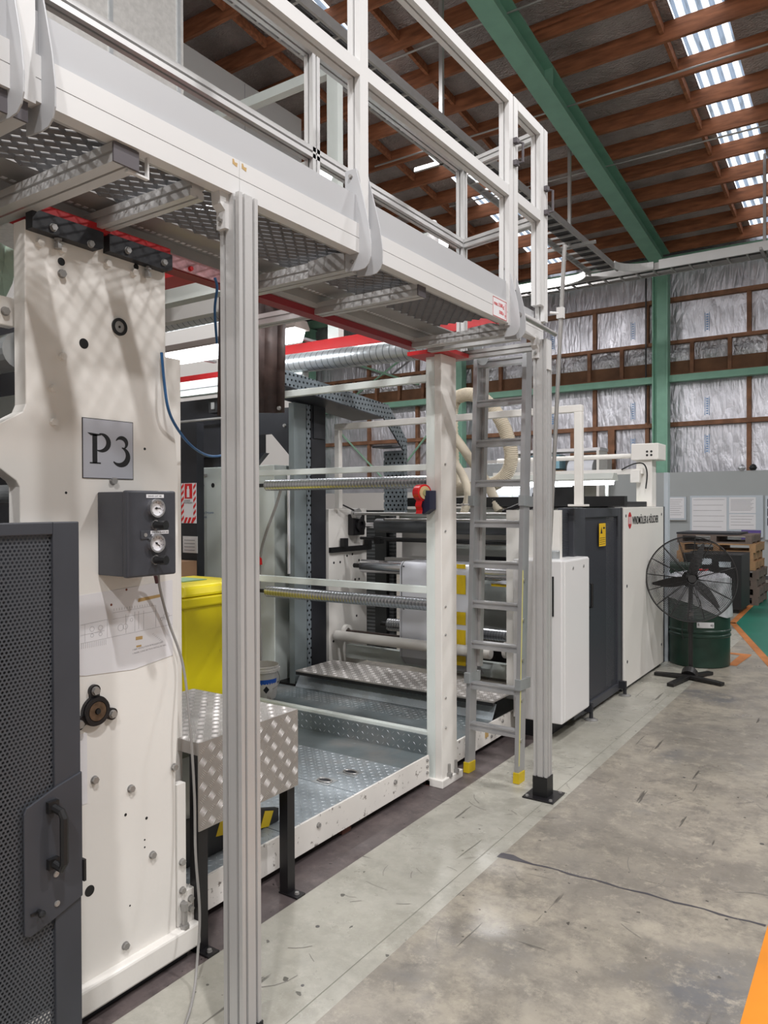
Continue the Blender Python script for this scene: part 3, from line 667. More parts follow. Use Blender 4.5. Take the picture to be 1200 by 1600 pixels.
# ================================================================== THE ALUMINIUM WALKWAY
WX = -1.57
wk = thing('aluminium_walkway', (-1.85, 1.8, 0), 'raised aluminium walkway with guard rails and expanded metal deck over the machine', 'walkway')
Y0, Y1 = -0.4, 3.40
for a, b_ in ((Y0, 1.575), (1.5765, 3.42)):
    MB().bar((WX - 0.02, a, 2.549), (WX - 0.02, b_, 2.549), prof(0.04, 0.104, right=(0,), left=(0,), gw=0.0025, gd=0.003)).build('side_beam', 'alu_white', wk)
MB().bar((WX - 0.045, 3.49, 2.549), (WX - 0.045, 3.92, 2.549), prof(0.05, 0.104, right=(0,), gw=0.0025, gd=0.003)).build('side_beam', 'alu_white', wk)
MB().box(WX - 0.022, WX - 0.012, Y0, 3.42, 2.606, 2.705).build('kick_plate', 'kick', wk)
MB().box(WX - 0.06, WX - 0.05, 3.49, 3.86, 2.606, 2.655).build('kick_plate', 'kick', wk)
MB().bar((-2.15, Y0, 2.50), (-2.15, 4.02, 2.50), prof(0.05, 0.04, bottom=(-0.012, 0.012), gd=0.006, gw=0.007)).build('inner_beam', 'alu', wk)
ib = MB(); ib.box(-2.128, -2.122, Y0, 3.95, 2.50, 2.60)
ib.build('inner_side_sheet', 'alu_dull', wk)
MB().box(-2.12, -1.975, Y0, 3.93, 2.535, 2.541).build('deck_edge_sheet', 'alu_dull', wk)
sl = MB()
y = Y0
while y < 3.9: sl.box(-2.100, -2.086, y, y + 0.015, 2.5335, 2.5345); y += 0.026
sl.build('slot_light_row', 'paper', wk)  # white chips painted for the light showing through slots in the sheet
MB().box(WX - 0.065, WX - 0.04, Y0, 3.42, 2.505, 2.515).build('deck_angle', 'alu_dull', wk)
# expanded metal deck
dm = MB()
xa, xb = -1.975, -1.63; nr = 15; seg = 0.031
for j in range(nr):
    xx = xa + (xb - xa) * (j + 0.5) / nr; amp = (xb - xa) / nr * 0.5
    ns = int((3.44 - Y0) / seg)
    for i in range(ns):
        y_a, y_b = Y0 + i * seg, Y0 + (i + 1) * seg
        ca, cb2 = (amp if (i + j) % 2 else -amp), (-amp if (i + j) % 2 else amp)
        t_ = 0.0042; hz = 0.0085
        b0 = len(dm.v)
        for (px_, py_) in ((xx + ca, y_a), (xx + cb2, y_b)):
            dm.v += [(px_ - t_, py_, 2.532), (px_ + t_, py_, 2.532 + hz), (px_ + t_, py_, 2.535 + hz), (px_ - t_, py_, 2.535)]
        for q in ((0, 4, 5, 1), (1, 5, 6, 2), (2, 6, 7, 3), (3, 7, 4, 0)):
            dm.f.append(tuple(b0 + k for k in q)); dm.mi.append(0)
dm.build('expanded_metal_deck', 'mesh', wk)
# cross arms below / within the deck
for (y, x1, z, w_, h_, cap) in ((0.90, -1.585, 2.470, 0.075, 0.048, 1), (1.195, -1.585, 2.470, 0.075, 0.048, 1), (1.46, -1.62, 2.49, 0.05, 0.05, 0), (2.20, -1.63, 2.475, 0.07, 0.055, 0), (2.64, -1.60, 2.478, 0.06, 0.05, 1), (3.46, -1.60, 2.470, 0.06, 0.048, 0)):
    a = MB().bar((-2.55 if cap else -2.14, y, z), (x1, y, z), prof(w_, h_, right=(0,), left=(0,), bottom=(0,), gw=0.008, gd=0.006)).build('cross_arm', 'alu', wk)
    if cap: MB().box(x1 - 0.001, x1 + 0.005, y - w_ / 2, y + w_ / 2, z - h_ / 2, z + h_ / 2).build('end_cap', 'cap', a)
for y in (3.62, 3.92): MB().bar((-2.14, y, 2.475), (-1.60, y, 2.475), prof(0.045, 0.045, right=(0,), left=(0,), bottom=(0,))).build('cross_arm', 'alu', wk)
MB().prism([(1.235, 2.50), (1.265, 2.50), (1.265, 2.445), (1.205, 2.445), (1.205, 2.44), (1.270, 2.44), (1.270, 2.505), (1.30, 2.505), (1.30, 2.510), (1.235, 2.510)], 'x', -1.60, -1.588).build('clamp_bracket', 'alu_white', wk)
# guard posts and rails
PP = prof(0.05, 0.055, bottom=(0,), gw=0.009, gd=0.01, left=(0,))
def gpost(y, z0, z1, x=WX - 0.0275, w_=0.05):
    return MB().bar((x, y, z0), (x, y, z1), prof(0.055, w_, bottom=(0,), top=(0,), gw=0.008)[:] , (0, 1, 0)).build('guard_post', 'alu_white', wk)
for y in (2.20, 3.455, 3.515, 3.855, 3.91): gpost(y, 2.49 if y < 3.5 else (2.60 if y > 3.9 else 2.68), 3.645, w_=0.05 if y < 3.4 else 0.045)
gpost(0.925, 2.49, 3.645)
RP = prof(0.055, 0.05, left=(0,), bottom=(0,), gw=0.008)
for z in (3.62, 3.155):
    for a, b_ in ((0.95, 2.175), (2.225, 3.43), (3.54, 3.83)):
        MB().bar((WX - 0.0275, a, z), (WX - 0.0275, b_, z), RP).build('guard_rail', 'alu_white', wk)
    MB().bar((WX - 0.0275, Y0, z), (WX - 0.0275, 0.90, z), RP).build('guard_rail', 'alu_white', wk)
# inner guard rail
IX = -2.165
for y in (-0.2, 2.63, 4.05):
    MB().bar((IX, y, 2.52), (IX, y, 3.66), prof(0.05, 0.05, right=(0,), left=(0,), bottom=(0,), top=(0,), gw=0.008), (0, 1, 0)).build('guard_post', 'alu', wk)
for z in (3.64, 3.175):
    MB().bar((IX, -0.4, z), (IX, 4.02, z), prof(0.05, 0.05, right=(0,), left=(0,), bottom=(0,), gw=0.010)).build('guard_rail', 'alu', wk)
    MB().bar((IX + 0.026, 4.05, z), (WX - 0.03, 3.93, z), prof(0.05, 0.05, right=(0,), left=(0,), bottom=(0,), gw=0.009)).build('guard_rail', 'alu', wk)
# grab handles of the gate
for y, z0, z1 in ((3.50, 3.31, 3.42), (3.90, 3.19, 3.32)):
    hb = MB(); hb.tube([(WX, y, z0), (WX + 0.035, y + 0.02, z0 + 0.008), (WX + 0.035, y + 0.02, z1 - 0.008), (WX, y, z1)], 0.007, 8)
    hb.box(WX - 0.002, WX + 0.02, y - 0.02, y + 0.012, z0 - 0.012, z0 + 0.012); hb.box(WX - 0.002, WX + 0.02, y - 0.02, y + 0.012, z1 - 0.012, z1 + 0.012)
    hb.build('grab_handle', 'cap', wk)
# rounded bracket plates clamping the posts
BO = [(-1.632, 2.44), (-1.632, 2.80), (-1.582, 2.80), (-1.552, 2.69), (-1.530, 2.60), (-1.518, 2.52), (-1.519, 2.475), (-1.528, 2.452), (-1.545, 2.438), (-1.575, 2.435)]
for yc in (2.20, 3.475, 0.925):
    for s in (-0.030, 0.042):
        MB().prism(BO[::-1], 'y', yc + s - 0.004, yc + s).build('bracket_plate', 'kick', wk, bevel=0.001)
    b = MB()
    for (x, z) in ((-1.605, 2.775), (-1.60, 2.47)): bolt_mb(b, x, yc - 0.034, z, 0.007, 0.008, 'y', -1)
    b.build('bracket_bolt', 'steel', wk)
    MB().prism([(-1.78, 2.450), (-1.632, 2.450), (-1.632, 2.505), (-1.68, 2.515), (-1.80, 2.505), (-1.80, 2.455)], 'y', yc - 0.040, yc - 0.036).build('arm_side_plate', 'alu_dull', wk)
# support posts down to the floor
def support(yc, top, front):
    p = MB().bar((-1.582, yc, 0.07), (-1.582, yc, top), prof(0.077, 0.077, right=(-0.02, 0.02), left=(-0.02, 0.02), top=(-0.02, 0.02), bottom=(-0.02, 0.02), gw=0.009, gd=0.010), (0, 1, 0)).build('support_post', 'alu', wk)
    MB().box(-1.624, -1.540, yc - 0.042, yc + 0.042, 0.005, 0.072 if front else 0.115).build('foot_sleeve', 'black', p)
    MB().box(-1.665, -1.49, yc - 0.09, yc + 0.09, 0, 0.008).build('base_plate', 'blackmetal', p)
    b = MB()
    for sx in (-1.645, -1.51):
        for sy in (-0.07, 0.07): bolt_mb(b, sx, yc + sy, 0.008, 0.009, 0.008, 'z', 1)
    b.build('floor_bolt', 'steel', p)
    MB().prism([(yc - 0.052, top - 0.10), (yc - 0.03, top - 0.10), (yc - 0.03, top + 0.02), (yc - 0.075, top + 0.02), (yc - 0.07, top - 0.035), (yc - 0.052, top - 0.05)], 'x', -1.62, -1.585).build('corner_bracket', 'alu_white', p)
    for z in (top - 0.03, top - 0.075): bolt_mb(MB(), -1.60, yc - 0.055, z, 0.007, 0.008, 'y', -1).build('corner_bolt', 'steel', p)
support(1.585, 2.497, True); support(3.885, 2.495, False)
MB().box(-1.545, -1.537, 3.85, 3.90, 2.33, 2.49).build('corner_bracket', 'alu_white', wk)
# round steel bar and warning label at the walkway end
MB().cyl((WX + 0.02, 3.50, 2.555), (WX + 0.045, 3.93, 2.53), 0.012, n=12).build('gate_pivot_bar', 'steel', wk)
lb = MB().box(WX + 0.0002, WX + 0.001, 3.245, 3.398, 2.500, 2.592).build('load_label', 'paper', wk, label='white load label with red border and red text')
rb_ = MB()
for (a, b_, c, d) in ((3.245, 3.398, 2.500, 2.503), (3.245, 3.398, 2.589, 2.592), (3.245, 3.248, 2.500, 2.592), (3.395, 3.398, 2.500, 2.592)): rb_.box(WX + 0.001, WX + 0.0015, a, b_, c, d)
rb_.box(WX + 0.001, WX + 0.0015, 3.381, 3.385, 2.525, 2.582)
rb_.prism([(3.376, 2.527), (3.383, 2.508), (3.390, 2.527)], 'x', WX + 0.001, WX + 0.0015)
rb_.build('label_border', 'red', lb)
text_obj('max.150Kg', 0.026, (WX + 0.0012, 3.256, 2.555), (0, 1, 0), (0, 0, 1), 'label_text', 'red', lb, sx=0.95, offset=0.0004)
text_obj('330Lb', 0.022, (WX + 0.0012, 3.312, 2.522), (0, 1, 0), (0, 0, 1), 'label_text', 'red', lb, sx=0.95, offset=0.0004)
for y in (1.548, 1.585): MB().prism([(y, 2.582), (y + 0.018, 2.578), (y + 0.02, 2.590), (y + 0.009, 2.589), (y + 0.005, 2.597), (y, 2.596)], 'x', WX + 0.0002, WX + 0.0006).build('tape_scrap', 'tapebrown', wk)

# ================================================================== PRINT UNIT P3 (left foreground)
PX = -2.07
pu = thing('printing_unit', (-2.1, 1.55, 0), 'cream steel side frame of printing unit with P3 sign, at the left', 'machine')
yzp = [(1.34, 0.07), (1.752, 0.07), (1.752, 0.62), (1.765, 0.86), (1.768, 1.10), (1.772, 1.70), (1.765, 1.80), (1.745, 1.90), (1.728, 2.00), (1.720, 2.12), (1.72, 2.452), (1.215, 2.428), (1.215, 1.895), (1.205, 1.872), (1.08, 1.80), (0.6, 1.74), (0.6, 1.72), (1.09, 1.74), (1.185, 1.672), (1.195, 1.655), (1.195, 1.20), (1.34, 1.14)]
plate = MB().prism(yzp, 'x', PX - 0.06, PX).build('side_plate', 'white', pu, bevel=0.003)
MB().box(-2.20, -2.14, 1.70, 1.845, 0.1, 2.13).build('inner_side_plate', 'white', pu, bevel=0.003)
MB().box(-2.135, -2.035, 0.7, 1.835, 0.035, 0.118).build('base_rail', 'white', pu, bevel=0.008)
MB().box(-2.11, -2.07, 0.7, 1.80, 0, 0.035).build('base_packer', 'dark2', pu)
MB().box(-2.10, -2.068, 1.757, 1.795, 0.12, 0.62).build('edge_strip', 'white', pu)
MB().box(-2.12, -2.066, 1.795, 1.83, 0.118, 0.235).build('joint_plate', 'white', pu, bevel=0.002)
BL = [(1.26, 2.37), (1.332, 2.372), (1.33, 2.298), (1.49, 2.37), (1.59, 2.368), (1.33, 2.05), (1.30, 1.95), (1.30, 1.85), (1.505, 1.68), (1.43, 0.74), (1.565, 0.67), (1.65, 0.418), (1.54, 0.163)]
for (y, z) in BL: bolt_mb(MB(), PX, y, z, 0.0115, 0.012).build('bolt', 'steel' if z < 1.8 or y > 1.6 or z == 2.298 else 'white', pu)
for (y, z) in ((1.742, 0.69), (1.775, 0.345), (1.775, 0.245), (1.778, 0.195), (1.812, 0.20), (1.812, 0.165)): bolt_mb(MB(), PX + 0.003, y, z, 0.011, 0.012).build('bolt', 'steel', pu)
for (y, z, r) in ((1.404, 2.102, 0.016), (1.411, 0.398, 0.017), (1.33, 2.335, 0.012), (1.34, 1.64, 0.004), (1.63, 1.79, 0.0045), (1.545, 0.59, 0.005), (1.628, 0.55, 0.005), (1.62, 0.48, 0.003), (1.62, 0.455, 0.003), (1.56, 0.285, 0.003), (1.60, 2.39, 0.01)): MB().cyl((PX - 0.001, y, z), (PX + 0.0006, y, z), r, n=20).build('drilled_hole', 'black', pu)
hub = MB().ring((PX, 1.532, 2.178), 'x', 0.019, 0.028, 0.006).build('shaft_hub', 'black', pu)
MB().cyl((PX, 1.532, 2.178), (PX + 0.003, 1.532, 2.178), 0.019).build('shaft_end', 'steel', hub)
MB().cyl((PX + 0.003, 1.532, 2.178), (PX + 0.004, 1.532, 2.178), 0.004).build('centre_hole', 'black', hub)
# flange bearing
fb = MB(); fb.cyl((PX, 1.431, 0.958), (PX + 0.012, 1.431, 0.958), 0.047, n=32)
lugs = [(1.428, 1.022), (1.490, 0.935), (1.372, 0.930)]
for (y, z) in lugs: fb.cyl((PX, y, z), (PX + 0.012, y, z), 0.019); fb.rect((PX + 0.0055, 1.431 + (y - 1.431) * 0.6, 0.958 + (z - 0.958) * 0.6), (PX + 0.0055, y, z), 0.032, 0.0105, (1, 0, 0))
fbo = fb.build('flange_bearing', 'blackmetal', pu)
MB().ring((PX + 0.012, 1.431, 0.958), 'x', 0.032, 0.044, 0.008).build('bearing_ring', 'blackmetal', fbo)
MB().ring((PX + 0.010, 1.431, 0.958), 'x', 0.010, 0.030, 0.010).build('shaft_end', mat('rusty_brown_steel', (0.16, 0.11, 0.075), 0.35, 0.7, 0.3, 60), fbo)
MB().cyl((PX + 0.01, 1.431, 0.958), (PX + 0.024, 1.431, 0.958), 0.008).build('shaft_end', 'black', fbo)
for (y, z) in lugs: bolt_mb(MB(), PX + 0.012, y, z, 0.012, 0.010).build('bolt', 'steel', fbo)
# black clamp blocks at the head of the plate
for (y0, y1, zt, bs) in ((1.218, 1.452, 2.452, ((1.282, 2.415), (1.405, 2.402))), (1.474, 1.722, 2.455, ((1.54, 2.42), (1.685, 2.42)))):
    k = MB().prism([(y0, zt - 0.055), (y1 - 0.015, zt - 0.058), (y1, zt - 0.05), (y1, zt), (y0, zt)], 'x', PX + 0.001, PX + 0.035).build('clamp_block', 'dark2', pu)
    for (y, z) in bs: bolt_mb(MB(), PX + 0.035, y, z, 0.010, 0.010).build('bolt', 'steel', k)
for (y, z) in ((1.31, 2.375), (1.635, 2.372)):
    MB().cyl((PX + 0.015, y, z), (PX + 0.015, y, z + 0.03), 0.006).cyl((PX + 0.015, y, z - 0.01), (PX + 0.015, y, z + 0.004), 0.012, n=6).cyl((PX + 0.015, y, z + 0.014), (PX + 0.015, y, z + 0.02), 0.012, n=6).build('jack_screw', 'steel', pu)
MB().cyl((-2.05, 1.772, 0.118), (-2.05, 1.772, 0.18), 0.010).cyl((-2.05, 1.772, 0.118), (-2.05, 1.772, 0.130), 0.017, n=6).cyl((-2.05, 1.772, 0.18), (-2.05, 1.772, 0.205), 0.014, n=6).build('levelling_screw', 'steel', pu)
# red channels on top
MB().box(-2.20, -2.045, 1.19, 1.722, 2.452, 2.478).build('red_top_channel', 'red', pu)
MB().box(-2.20, -2.14, 1.722, 3.50, 2.45, 2.479).build('red_top_channel', 'reddark', pu)
MB().box(-2.065, -2.058, 1.722, 2.05, 2.425, 2.470).build('red_edge_strip', mat('pinkish_worn_red_paint', (0.55, 0.30, 0.33), 0.5, 0, 0.3, 30), pu)
bolt_mb(MB(), -2.058, 1.82, 2.438, 0.008, 0.01).build('bolt', 'red', pu)
# near-black sheets stand in for the shade inside the print unit
MB().box(-4.05, -2.2, -0.6, -0.55, 0.05, 2.45).build('shade_panel', 'dark2', pu)
MB().box(-4.05, -3.98, -0.6, 1.75, 0.05, 2.45).build('rear_side_plate', 'dark2', pu)  # plate coloured near-black so the inside looks shaded
MB().box(-3.05, -3.0, -0.5, 2.45, 0.05, 2.44).build('shade_cover', 'dark2', pu)  # added dark sheet, shade seen through the notch
MB().box(-2.06, -2.05, 0.25, 1.30, 0.12, 1.545).build('shade_sheet', 'dark2', pu)  # added dark sheet so the door holes look shaded
for z, r, mt_ in ((1.64, 0.03, 'galv'), (1.50, 0.02, 'chrome'), (1.18, 0.06, 'darkroller'), (0.75, 0.07, 'darkroller')):
    MB().cyl((-2.995, 1.35, z), (-2.14, 1.35, z), r).build('cross_roller', mt_, pu)
MB().box(-2.99, -2.3, 1.38, 1.44, 1.90, 1.97).build('cross_bar', 'machine_grey', pu)
MB().cyl((-2.99, 1.24, 2.06), (-2.14, 1.24, 2.06), 0.055).build('cross_roller', 'galv', pu)
MB().box(-2.19, -2.15, 1.16, 1.235, 2.13, 2.215).build('shaft_block', 'white', pu, bevel=0.003)
bolt_mb(MB(), -2.15, 1.20, 2.17, 0.012, 0.01).build('bolt', 'steel', pu)
gq = MB()
for i in range(6):
    for j in range(5):
        def gp(u, v): return (-2.26 + 0.012 * math.sin(u * 2.1 + v), 1.14 + 0.026 * u - 0.004 * v * v, 2.40 - 0.03 * v - 0.016 * u * (v / 4) + 0.006 * math.sin(u * 1.7))
        gq.quad(gp(i, j), gp(i + 1, j), gp(i + 1, j + 1), gp(i, j + 1))
tag(gq.build('cloth_rag', mat('pale_green_cloth', (0.42, 0.55, 0.45), 0.8)), 'pale green rag hanging beside the top left of the P3 frame', 'rag')

# chrome rods behind the perforated door
for k, y in enumerate((0.98, 1.02, 1.055)):
    MB().cyl((-1.99, y, 0.3), (-1.99, y, 1.52), 0.006).build('upright_rod', 'chrome', pu)

# P3 sign
sg = MB().box(PX + 0.0005, PX + 0.003, 1.397, 1.580, 1.688, 1.872).build('number_sign', 'signgrey')
tag(sg, 'square silver sign with black P3 lettering on the cream frame', 'sign')
MB().box(PX + 0.0002, PX + 0.0026, 1.395, 1.582, 1.686, 1.874).build('sign_edge', 'black', sg)
def stroke(b, pts, x0, x1):
    """variable-width flat stroke: pts = (y, z, halfwidth)"""
    n = len(pts); Ls, Rs = [], []
    for i, (y, z, h_) in enumerate(pts):
        a = pts[max(i - 1, 0)]; c = pts[min(i + 1, n - 1)]; d = Vector((c[0] - a[0], c[1] - a[1])).normalized()
        Ls.append((y - d.y * h_, z + d.x * h_)); Rs.append((y + d.y * h_, z - d.x * h_))
    for i in range(n - 1):
        b.prism([Ls[i], Rs[i], Rs[i + 1], Ls[i + 1]][::-1], 'x', x0, x1)
def arc(cy, cz, ry, rz, a0, a1, w0, w1, n=18):
    out = []
    for i in range(n + 1):
        t = i / n; a = math.radians(a0 + (a1 - a0) * t); wd = w0 + (w1 - w0) * math.sin(PI * t)
        out.append((cy + ry * math.cos(a), cz + rz * math.sin(a), wd))
    return out
pb_ = MB(); xa_, xb_ = PX + 0.003, PX + 0.0036
stroke(pb_, [(1.438, 1.734, 0.0085), (1.438, 1.824, 0.0085)], xa_, xb_)
stroke(pb_, [(1.420, 1.7345, 0.0022), (1.459, 1.7345, 0.0022)], xa_, xb_)
stroke(pb_, [(1.413, 1.828, 0.0005), (1.425, 1.824, 0.004), (1.445, 1.823, 0.0035), (1.46, 1.824, 0.0018)], xa_, xb_)
stroke(pb_, arc(1.457, 1.800, 0.031, 0.0270, 95, -110, 0.0014, 0.0085), xa_, xb_)
pb_.build('letter_p', 'ink', sg)
pb_ = MB()
stroke(pb_, arc(1.535, 1.801, 0.021, 0.0185, 155, -60, 0.0012, 0.0072), xa_, xb_)
stroke(pb_, arc(1.530, 1.760, 0.031, 0.0285, 75, -140, 0.0018, 0.0095), xa_, xb_)
pb_.build('digit_three', 'ink', sg)

# gauge box
gb = thing('pressure_gauge_box', (-2.0, 1.53, 1.38), 'dark grey control box with two pressure gauges and two black knobs', 'control box')
MB().box(-2.068, -1.942, 1.447, 1.628, 1.382, 1.643).build('box_body', 'boxgrey', gb, bevel=0.003)
MB().box(-1.942, -1.918, 1.444, 1.632, 1.379, 1.647).build('box_door', 'boxgrey', gb, bevel=0.006)
GX = -1.918
for k, z in enumerate((1.592, 1.482)):
    g = MB().ring((GX, 1.545, z), 'x', 0.0235, 0.029, 0.018, 36).build('pressure_gauge', 'chrome', gb)
    MB().cyl((GX, 1.545, z), (GX + 0.010, 1.545, z), 0.0236, n=36).build('gauge_dial', 'paper', g)
    mk = MB()
    for i in range(9):
        a = math.radians(225 - i * 33.75); d = Vector((0, math.cos(a), math.sin(a))); p = Vector((GX + 0.0105, 1.545, z))
        mk.rect(p + d * 0.017, p + d * 0.021, 0.001, 0.001, (1, 0, 0))
    mk.build('dial_marks', 'ink', g)
    nd = MB(); a = math.radians(0 if k == 0 else -35); d = Vector((0, math.cos(a), math.sin(a))); p = Vector((GX + 0.0112, 1.545, z))
    nd.rect(p - d * 0.006, p + d * 0.016, 0.0022, 0.001, (1, 0, 0)); nd.cyl((GX + 0.0105, 1.545, z), (GX + 0.013, 1.545, z), 0.0035)
    nd.build('gauge_needle', 'ink', g)
for z in (1.540, 1.430):
    kn = MB().cyl((GX, 1.545, z), (GX + 0.006, 1.545, z), 0.0155).build('regulator_knob', 'chrome', gb)
    kb = MB().cyl((GX + 0.006, 1.547, z - 0.001), (GX + 0.022, 1.552, z - 0.001), 0.0125, n=14); kb.cyl((GX + 0.022, 1.552, z - 0.001), (GX + 0.042, 1.557, z - 0.001), 0.0150, n=10)
    kb.build('knob_grip', 'black', kn)
MB().box(GX, GX + 0.004, 1.492, 1.525, 1.497, 1.522).build('lock_plate', 'boxgrey', gb, bevel=0.001)
MB().cyl((GX + 0.004, 1.508, 1.509), (GX + 0.006, 1.508, 1.509), 0.006).build('key_lock', 'steel', gb)
for z, y0, y1, t_ in ((1.630, 1.515, 1.582, 'GREASE UNIT AIR'), (1.516, 1.530, 1.600, 'DOCTOR BLADE AIR')):
    l_ = MB().box(GX, GX + 0.0012, y0, y1, z - 0.0055, z + 0.0055).build('text_label', 'paper', gb)
    text_obj(t_, 0.0075, (GX + 0.0014, y0 + 0.005, z - 0.0027), (0, 1, 0), (0, 0, 1), 'label_text', 'ink', l_, 0.0001, 0.9)
# drawing taped below
dr = MB()
dr.prism([(1.34, 1.085), (1.40, 1.073), (1.58, 1.060), (1.742, 1.080), (1.7425, 1.342), (1.60, 1.333), (1.34, 1.322)], 'x', PX + 0.0006, PX + 0.0016)
dr = dr.build('engineering_drawing', 'paper'); tag(dr, 'large white line drawing of the machine taped below the gauge box', 'drawing')
ln = MB(); XL = PX + 0.0018
def ln_seg(y0, z0, y1, z1, w_=0.0007): ln.rect((XL, y0, z0), (XL, y1, z1), w_, 0.0004, (1, 0, 0))
for (y0, z0, y1, z1) in ((1.385, 1.175, 1.74, 1.188), (1.385, 1.232, 1.48, 1.238), (1.48, 1.238, 1.48, 1.18), (1.40, 1.176, 1.40, 1.232), (1.50, 1.256, 1.67, 1.262), (1.50, 1.236, 1.67, 1.242), (1.67, 1.262, 1.67, 1.188), (1.55, 1.184, 1.55, 1.245), (1.585, 1.185, 1.585, 1.25), (1.62, 1.186, 1.62, 1.25), (1.60, 1.25, 1.60, 1.19), (1.69, 1.215, 1.74, 1.220), (1.385, 1.200, 1.47, 1.204)): ln_seg(y0, z0, y1, z1)
for i in range(14): ln_seg(1.388 + i * 0.0066, 1.158, 1.388 + i * 0.0066, 1.175)
for i in range(16): ln_seg(1.505 + i * 0.010, 1.262, 1.505 + i * 0.010, 1.270)
for (y, z, r) in ((1.425, 1.215, 0.008), (1.455, 1.215, 0.008), (1.425, 1.195, 0.006), (1.455, 1.195, 0.006), (1.53, 1.205, 0.011), (1.548, 1.206, 0.009), (1.572, 1.225, 0.006), (1.715, 1.220, 0.012), (1.695, 1.212, 0.006)):
    ln.ring((XL - 0.0001, y, z), 'x', r - 0.0008, r, 0.0003, 20)
for i in range(7): ln_seg(1.655 + i * 0.006, 1.165 - i * 0.005, 1.662 + i * 0.006, 1.167 - i * 0.005)
ln.build('drawn_lines', 'line', dr)
for k, (s_, z) in enumerate((('7 SIDE VENTILATION PETROLEUM UNIT', 1.122), ('1 FRAME, LONG SECTION INSTALL IN HALL', 1.110))): text_obj(s_, 0.0075, (XL, 1.575, z), (0, 1, 0.06), (0, -0.06, 1), 'typed_text', 'line', dr, 0.0001, 0.95)
MB().prism([(1.598, 1.280), (1.692, 1.288), (1.693, 1.298), (1.60, 1.292)], 'x', XL, XL + 0.0003).box(XL, XL + 0.0003, 1.588, 1.615, 1.155, 1.166).box(XL, XL + 0.0003, 1.590, 1.610, 1.131, 1.137).build('tape_pieces', 'tapebrown', dr)
MB().cyl((XL, 1.495, 1.283), (XL + 0.0004, 1.495, 1.283), 0.004).cyl((XL, 1.553, 1.326), (XL + 0.0004, 1.553, 1.326), 0.004).build('ink_spots', mat('dark_red_brown_ink', (0.20, 0.05, 0.03), 0.6), dr)
tag(MB().box(PX + 0.0005, PX + 0.001, 1.375, 1.405, 0.675, 0.895).build('paper_note', 'paper'), 'narrow white paper strip beside the perforated door edge', 'note')

# hoses on the P3 frame
tag(MB().tube(smooth_path([(-2.055, 1.935, 2.435), (-2.06, 1.95, 2.40), (-2.12, 1.995, 2.34), (-2.2, 2.08, 2.24)], 8), 0.005).build('blue_cable', 'bluecable'), 'short dark blue cable hanging from the red channel beside the front post', 'cable')
tag(MB().tube(smooth_path([(-2.055, 1.69, 2.12), (-2.045, 1.692, 2.02), (-2.035, 1.70, 1.93), (-2.04, 1.74, 1.87), (-2.07, 1.83, 1.815), (-2.15, 1.98, 1.79), (-2.22, 2.12, 1.80), (-2.28, 2.22, 1.83)], 8), 0.005).build('blue_cable', 'bluecable'), 'long looping blue cable at the right edge of the P3 frame', 'cable')
tag(MB().tube(smooth_path([(-2.0, 1.630, 1.385), (-2.03, 1.655, 1.33), (-2.05, 1.71, 1.20), (-2.045, 1.765, 1.05), (-2.01, 1.765, 0.85), (-2.0, 1.775, 0.60), (-1.99, 1.77, 0.40), (-1.96, 1.76, 0.20), (-1.93, 1.72, 0.06), (-1.88, 1.66, 0.008), (-1.80, 1.56, 0.006), (-1.70, 1.40, 0.006)], 8), 0.0045).build('air_hose', 'greycable'), 'thin grey air hose falling from the gauge box to the floor', 'hose')
MB().cyl((-2.0, 1.610, 1.386), (-2.015, 1.632, 1.345), 0.006, n=8).build('hose_sleeve', mat('maroon_sleeve', (0.07, 0.015, 0.02), 0.5), gb)

# perforated guard door in the left foreground
DX = -1.86
gd = thing('guard_door', (DX, 1.1, 0), 'charcoal perforated guard door in the left foreground with recessed handle plate', 'guard door')
fr = MB(); fr.box(DX - 0.03, DX + 0.0, 1.165, 1.243, 0.02, 1.557); fr.box(DX - 0.03, DX, 0.2, 1.165, 1.523, 1.557); fr.box(DX - 0.03, DX, 0.2, 1.165, 0.02, 0.06); fr.box(DX - 0.03, DX, 0.2, 0.25, 0.06, 1.523)
fr.build('door_frame', 'dark', gd, bevel=0.003)
MB().box(DX - 0.012, DX - 0.010, 0.25, 1.167, 0.055, 1.525).build('perforated_sheet', 'perf', gd)
hp = MB().prism([(1.075, 0.80), (1.082, 0.815), (1.165, 0.845), (1.243, 0.865), (1.243, 0.52), (1.165, 0.495), (1.09, 0.475), (1.075, 0.485)][::-1], 'x', DX - 0.002, DX + 0.006).build('handle_plate', 'dark', gd, bevel=0.002)
hm = MB(); hm.tube([(DX + 0.004, 1.150, 0.80), (DX + 0.045, 1.156, 0.79), (DX + 0.052, 1.158, 0.775), (DX + 0.052, 1.158, 0.655), (DX + 0.045, 1.156, 0.64), (DX + 0.004, 1.150, 0.65)], 0.011, 8)
hm.box(DX + 0.004, DX + 0.02, 1.135, 1.165, 0.785, 0.815); hm.box(DX + 0.004, DX + 0.02, 1.135, 1.165, 0.635, 0.662); hm.build('pull_handle', 'black', hp)
MB().cyl((DX + 0.006, 1.112, 0.535), (DX + 0.02, 1.112, 0.535), 0.006).lathe((DX + 0.022, 1.112, 0.532), [(0.0, -0.010), (0.008, -0.006), (0.0105, 0), (0.008, 0.006), (0.0, 0.010)], 16).box(DX + 0.006, DX + 0.009, 1.09, 1.115, 0.531, 0.537).build('latch_knob', 'black', hp)
for (y, z) in ((1.163, 0.612), (1.165, 0.532)): bolt_mb(MB(), DX + 0.006, y, z, 0.007, 0.004).build('screw', 'steel', hp)
MB().box(DX - 0.008, DX + 0.012, 1.243, 1.250, 0.56, 0.62).build('latch_catch', 'black', gd)
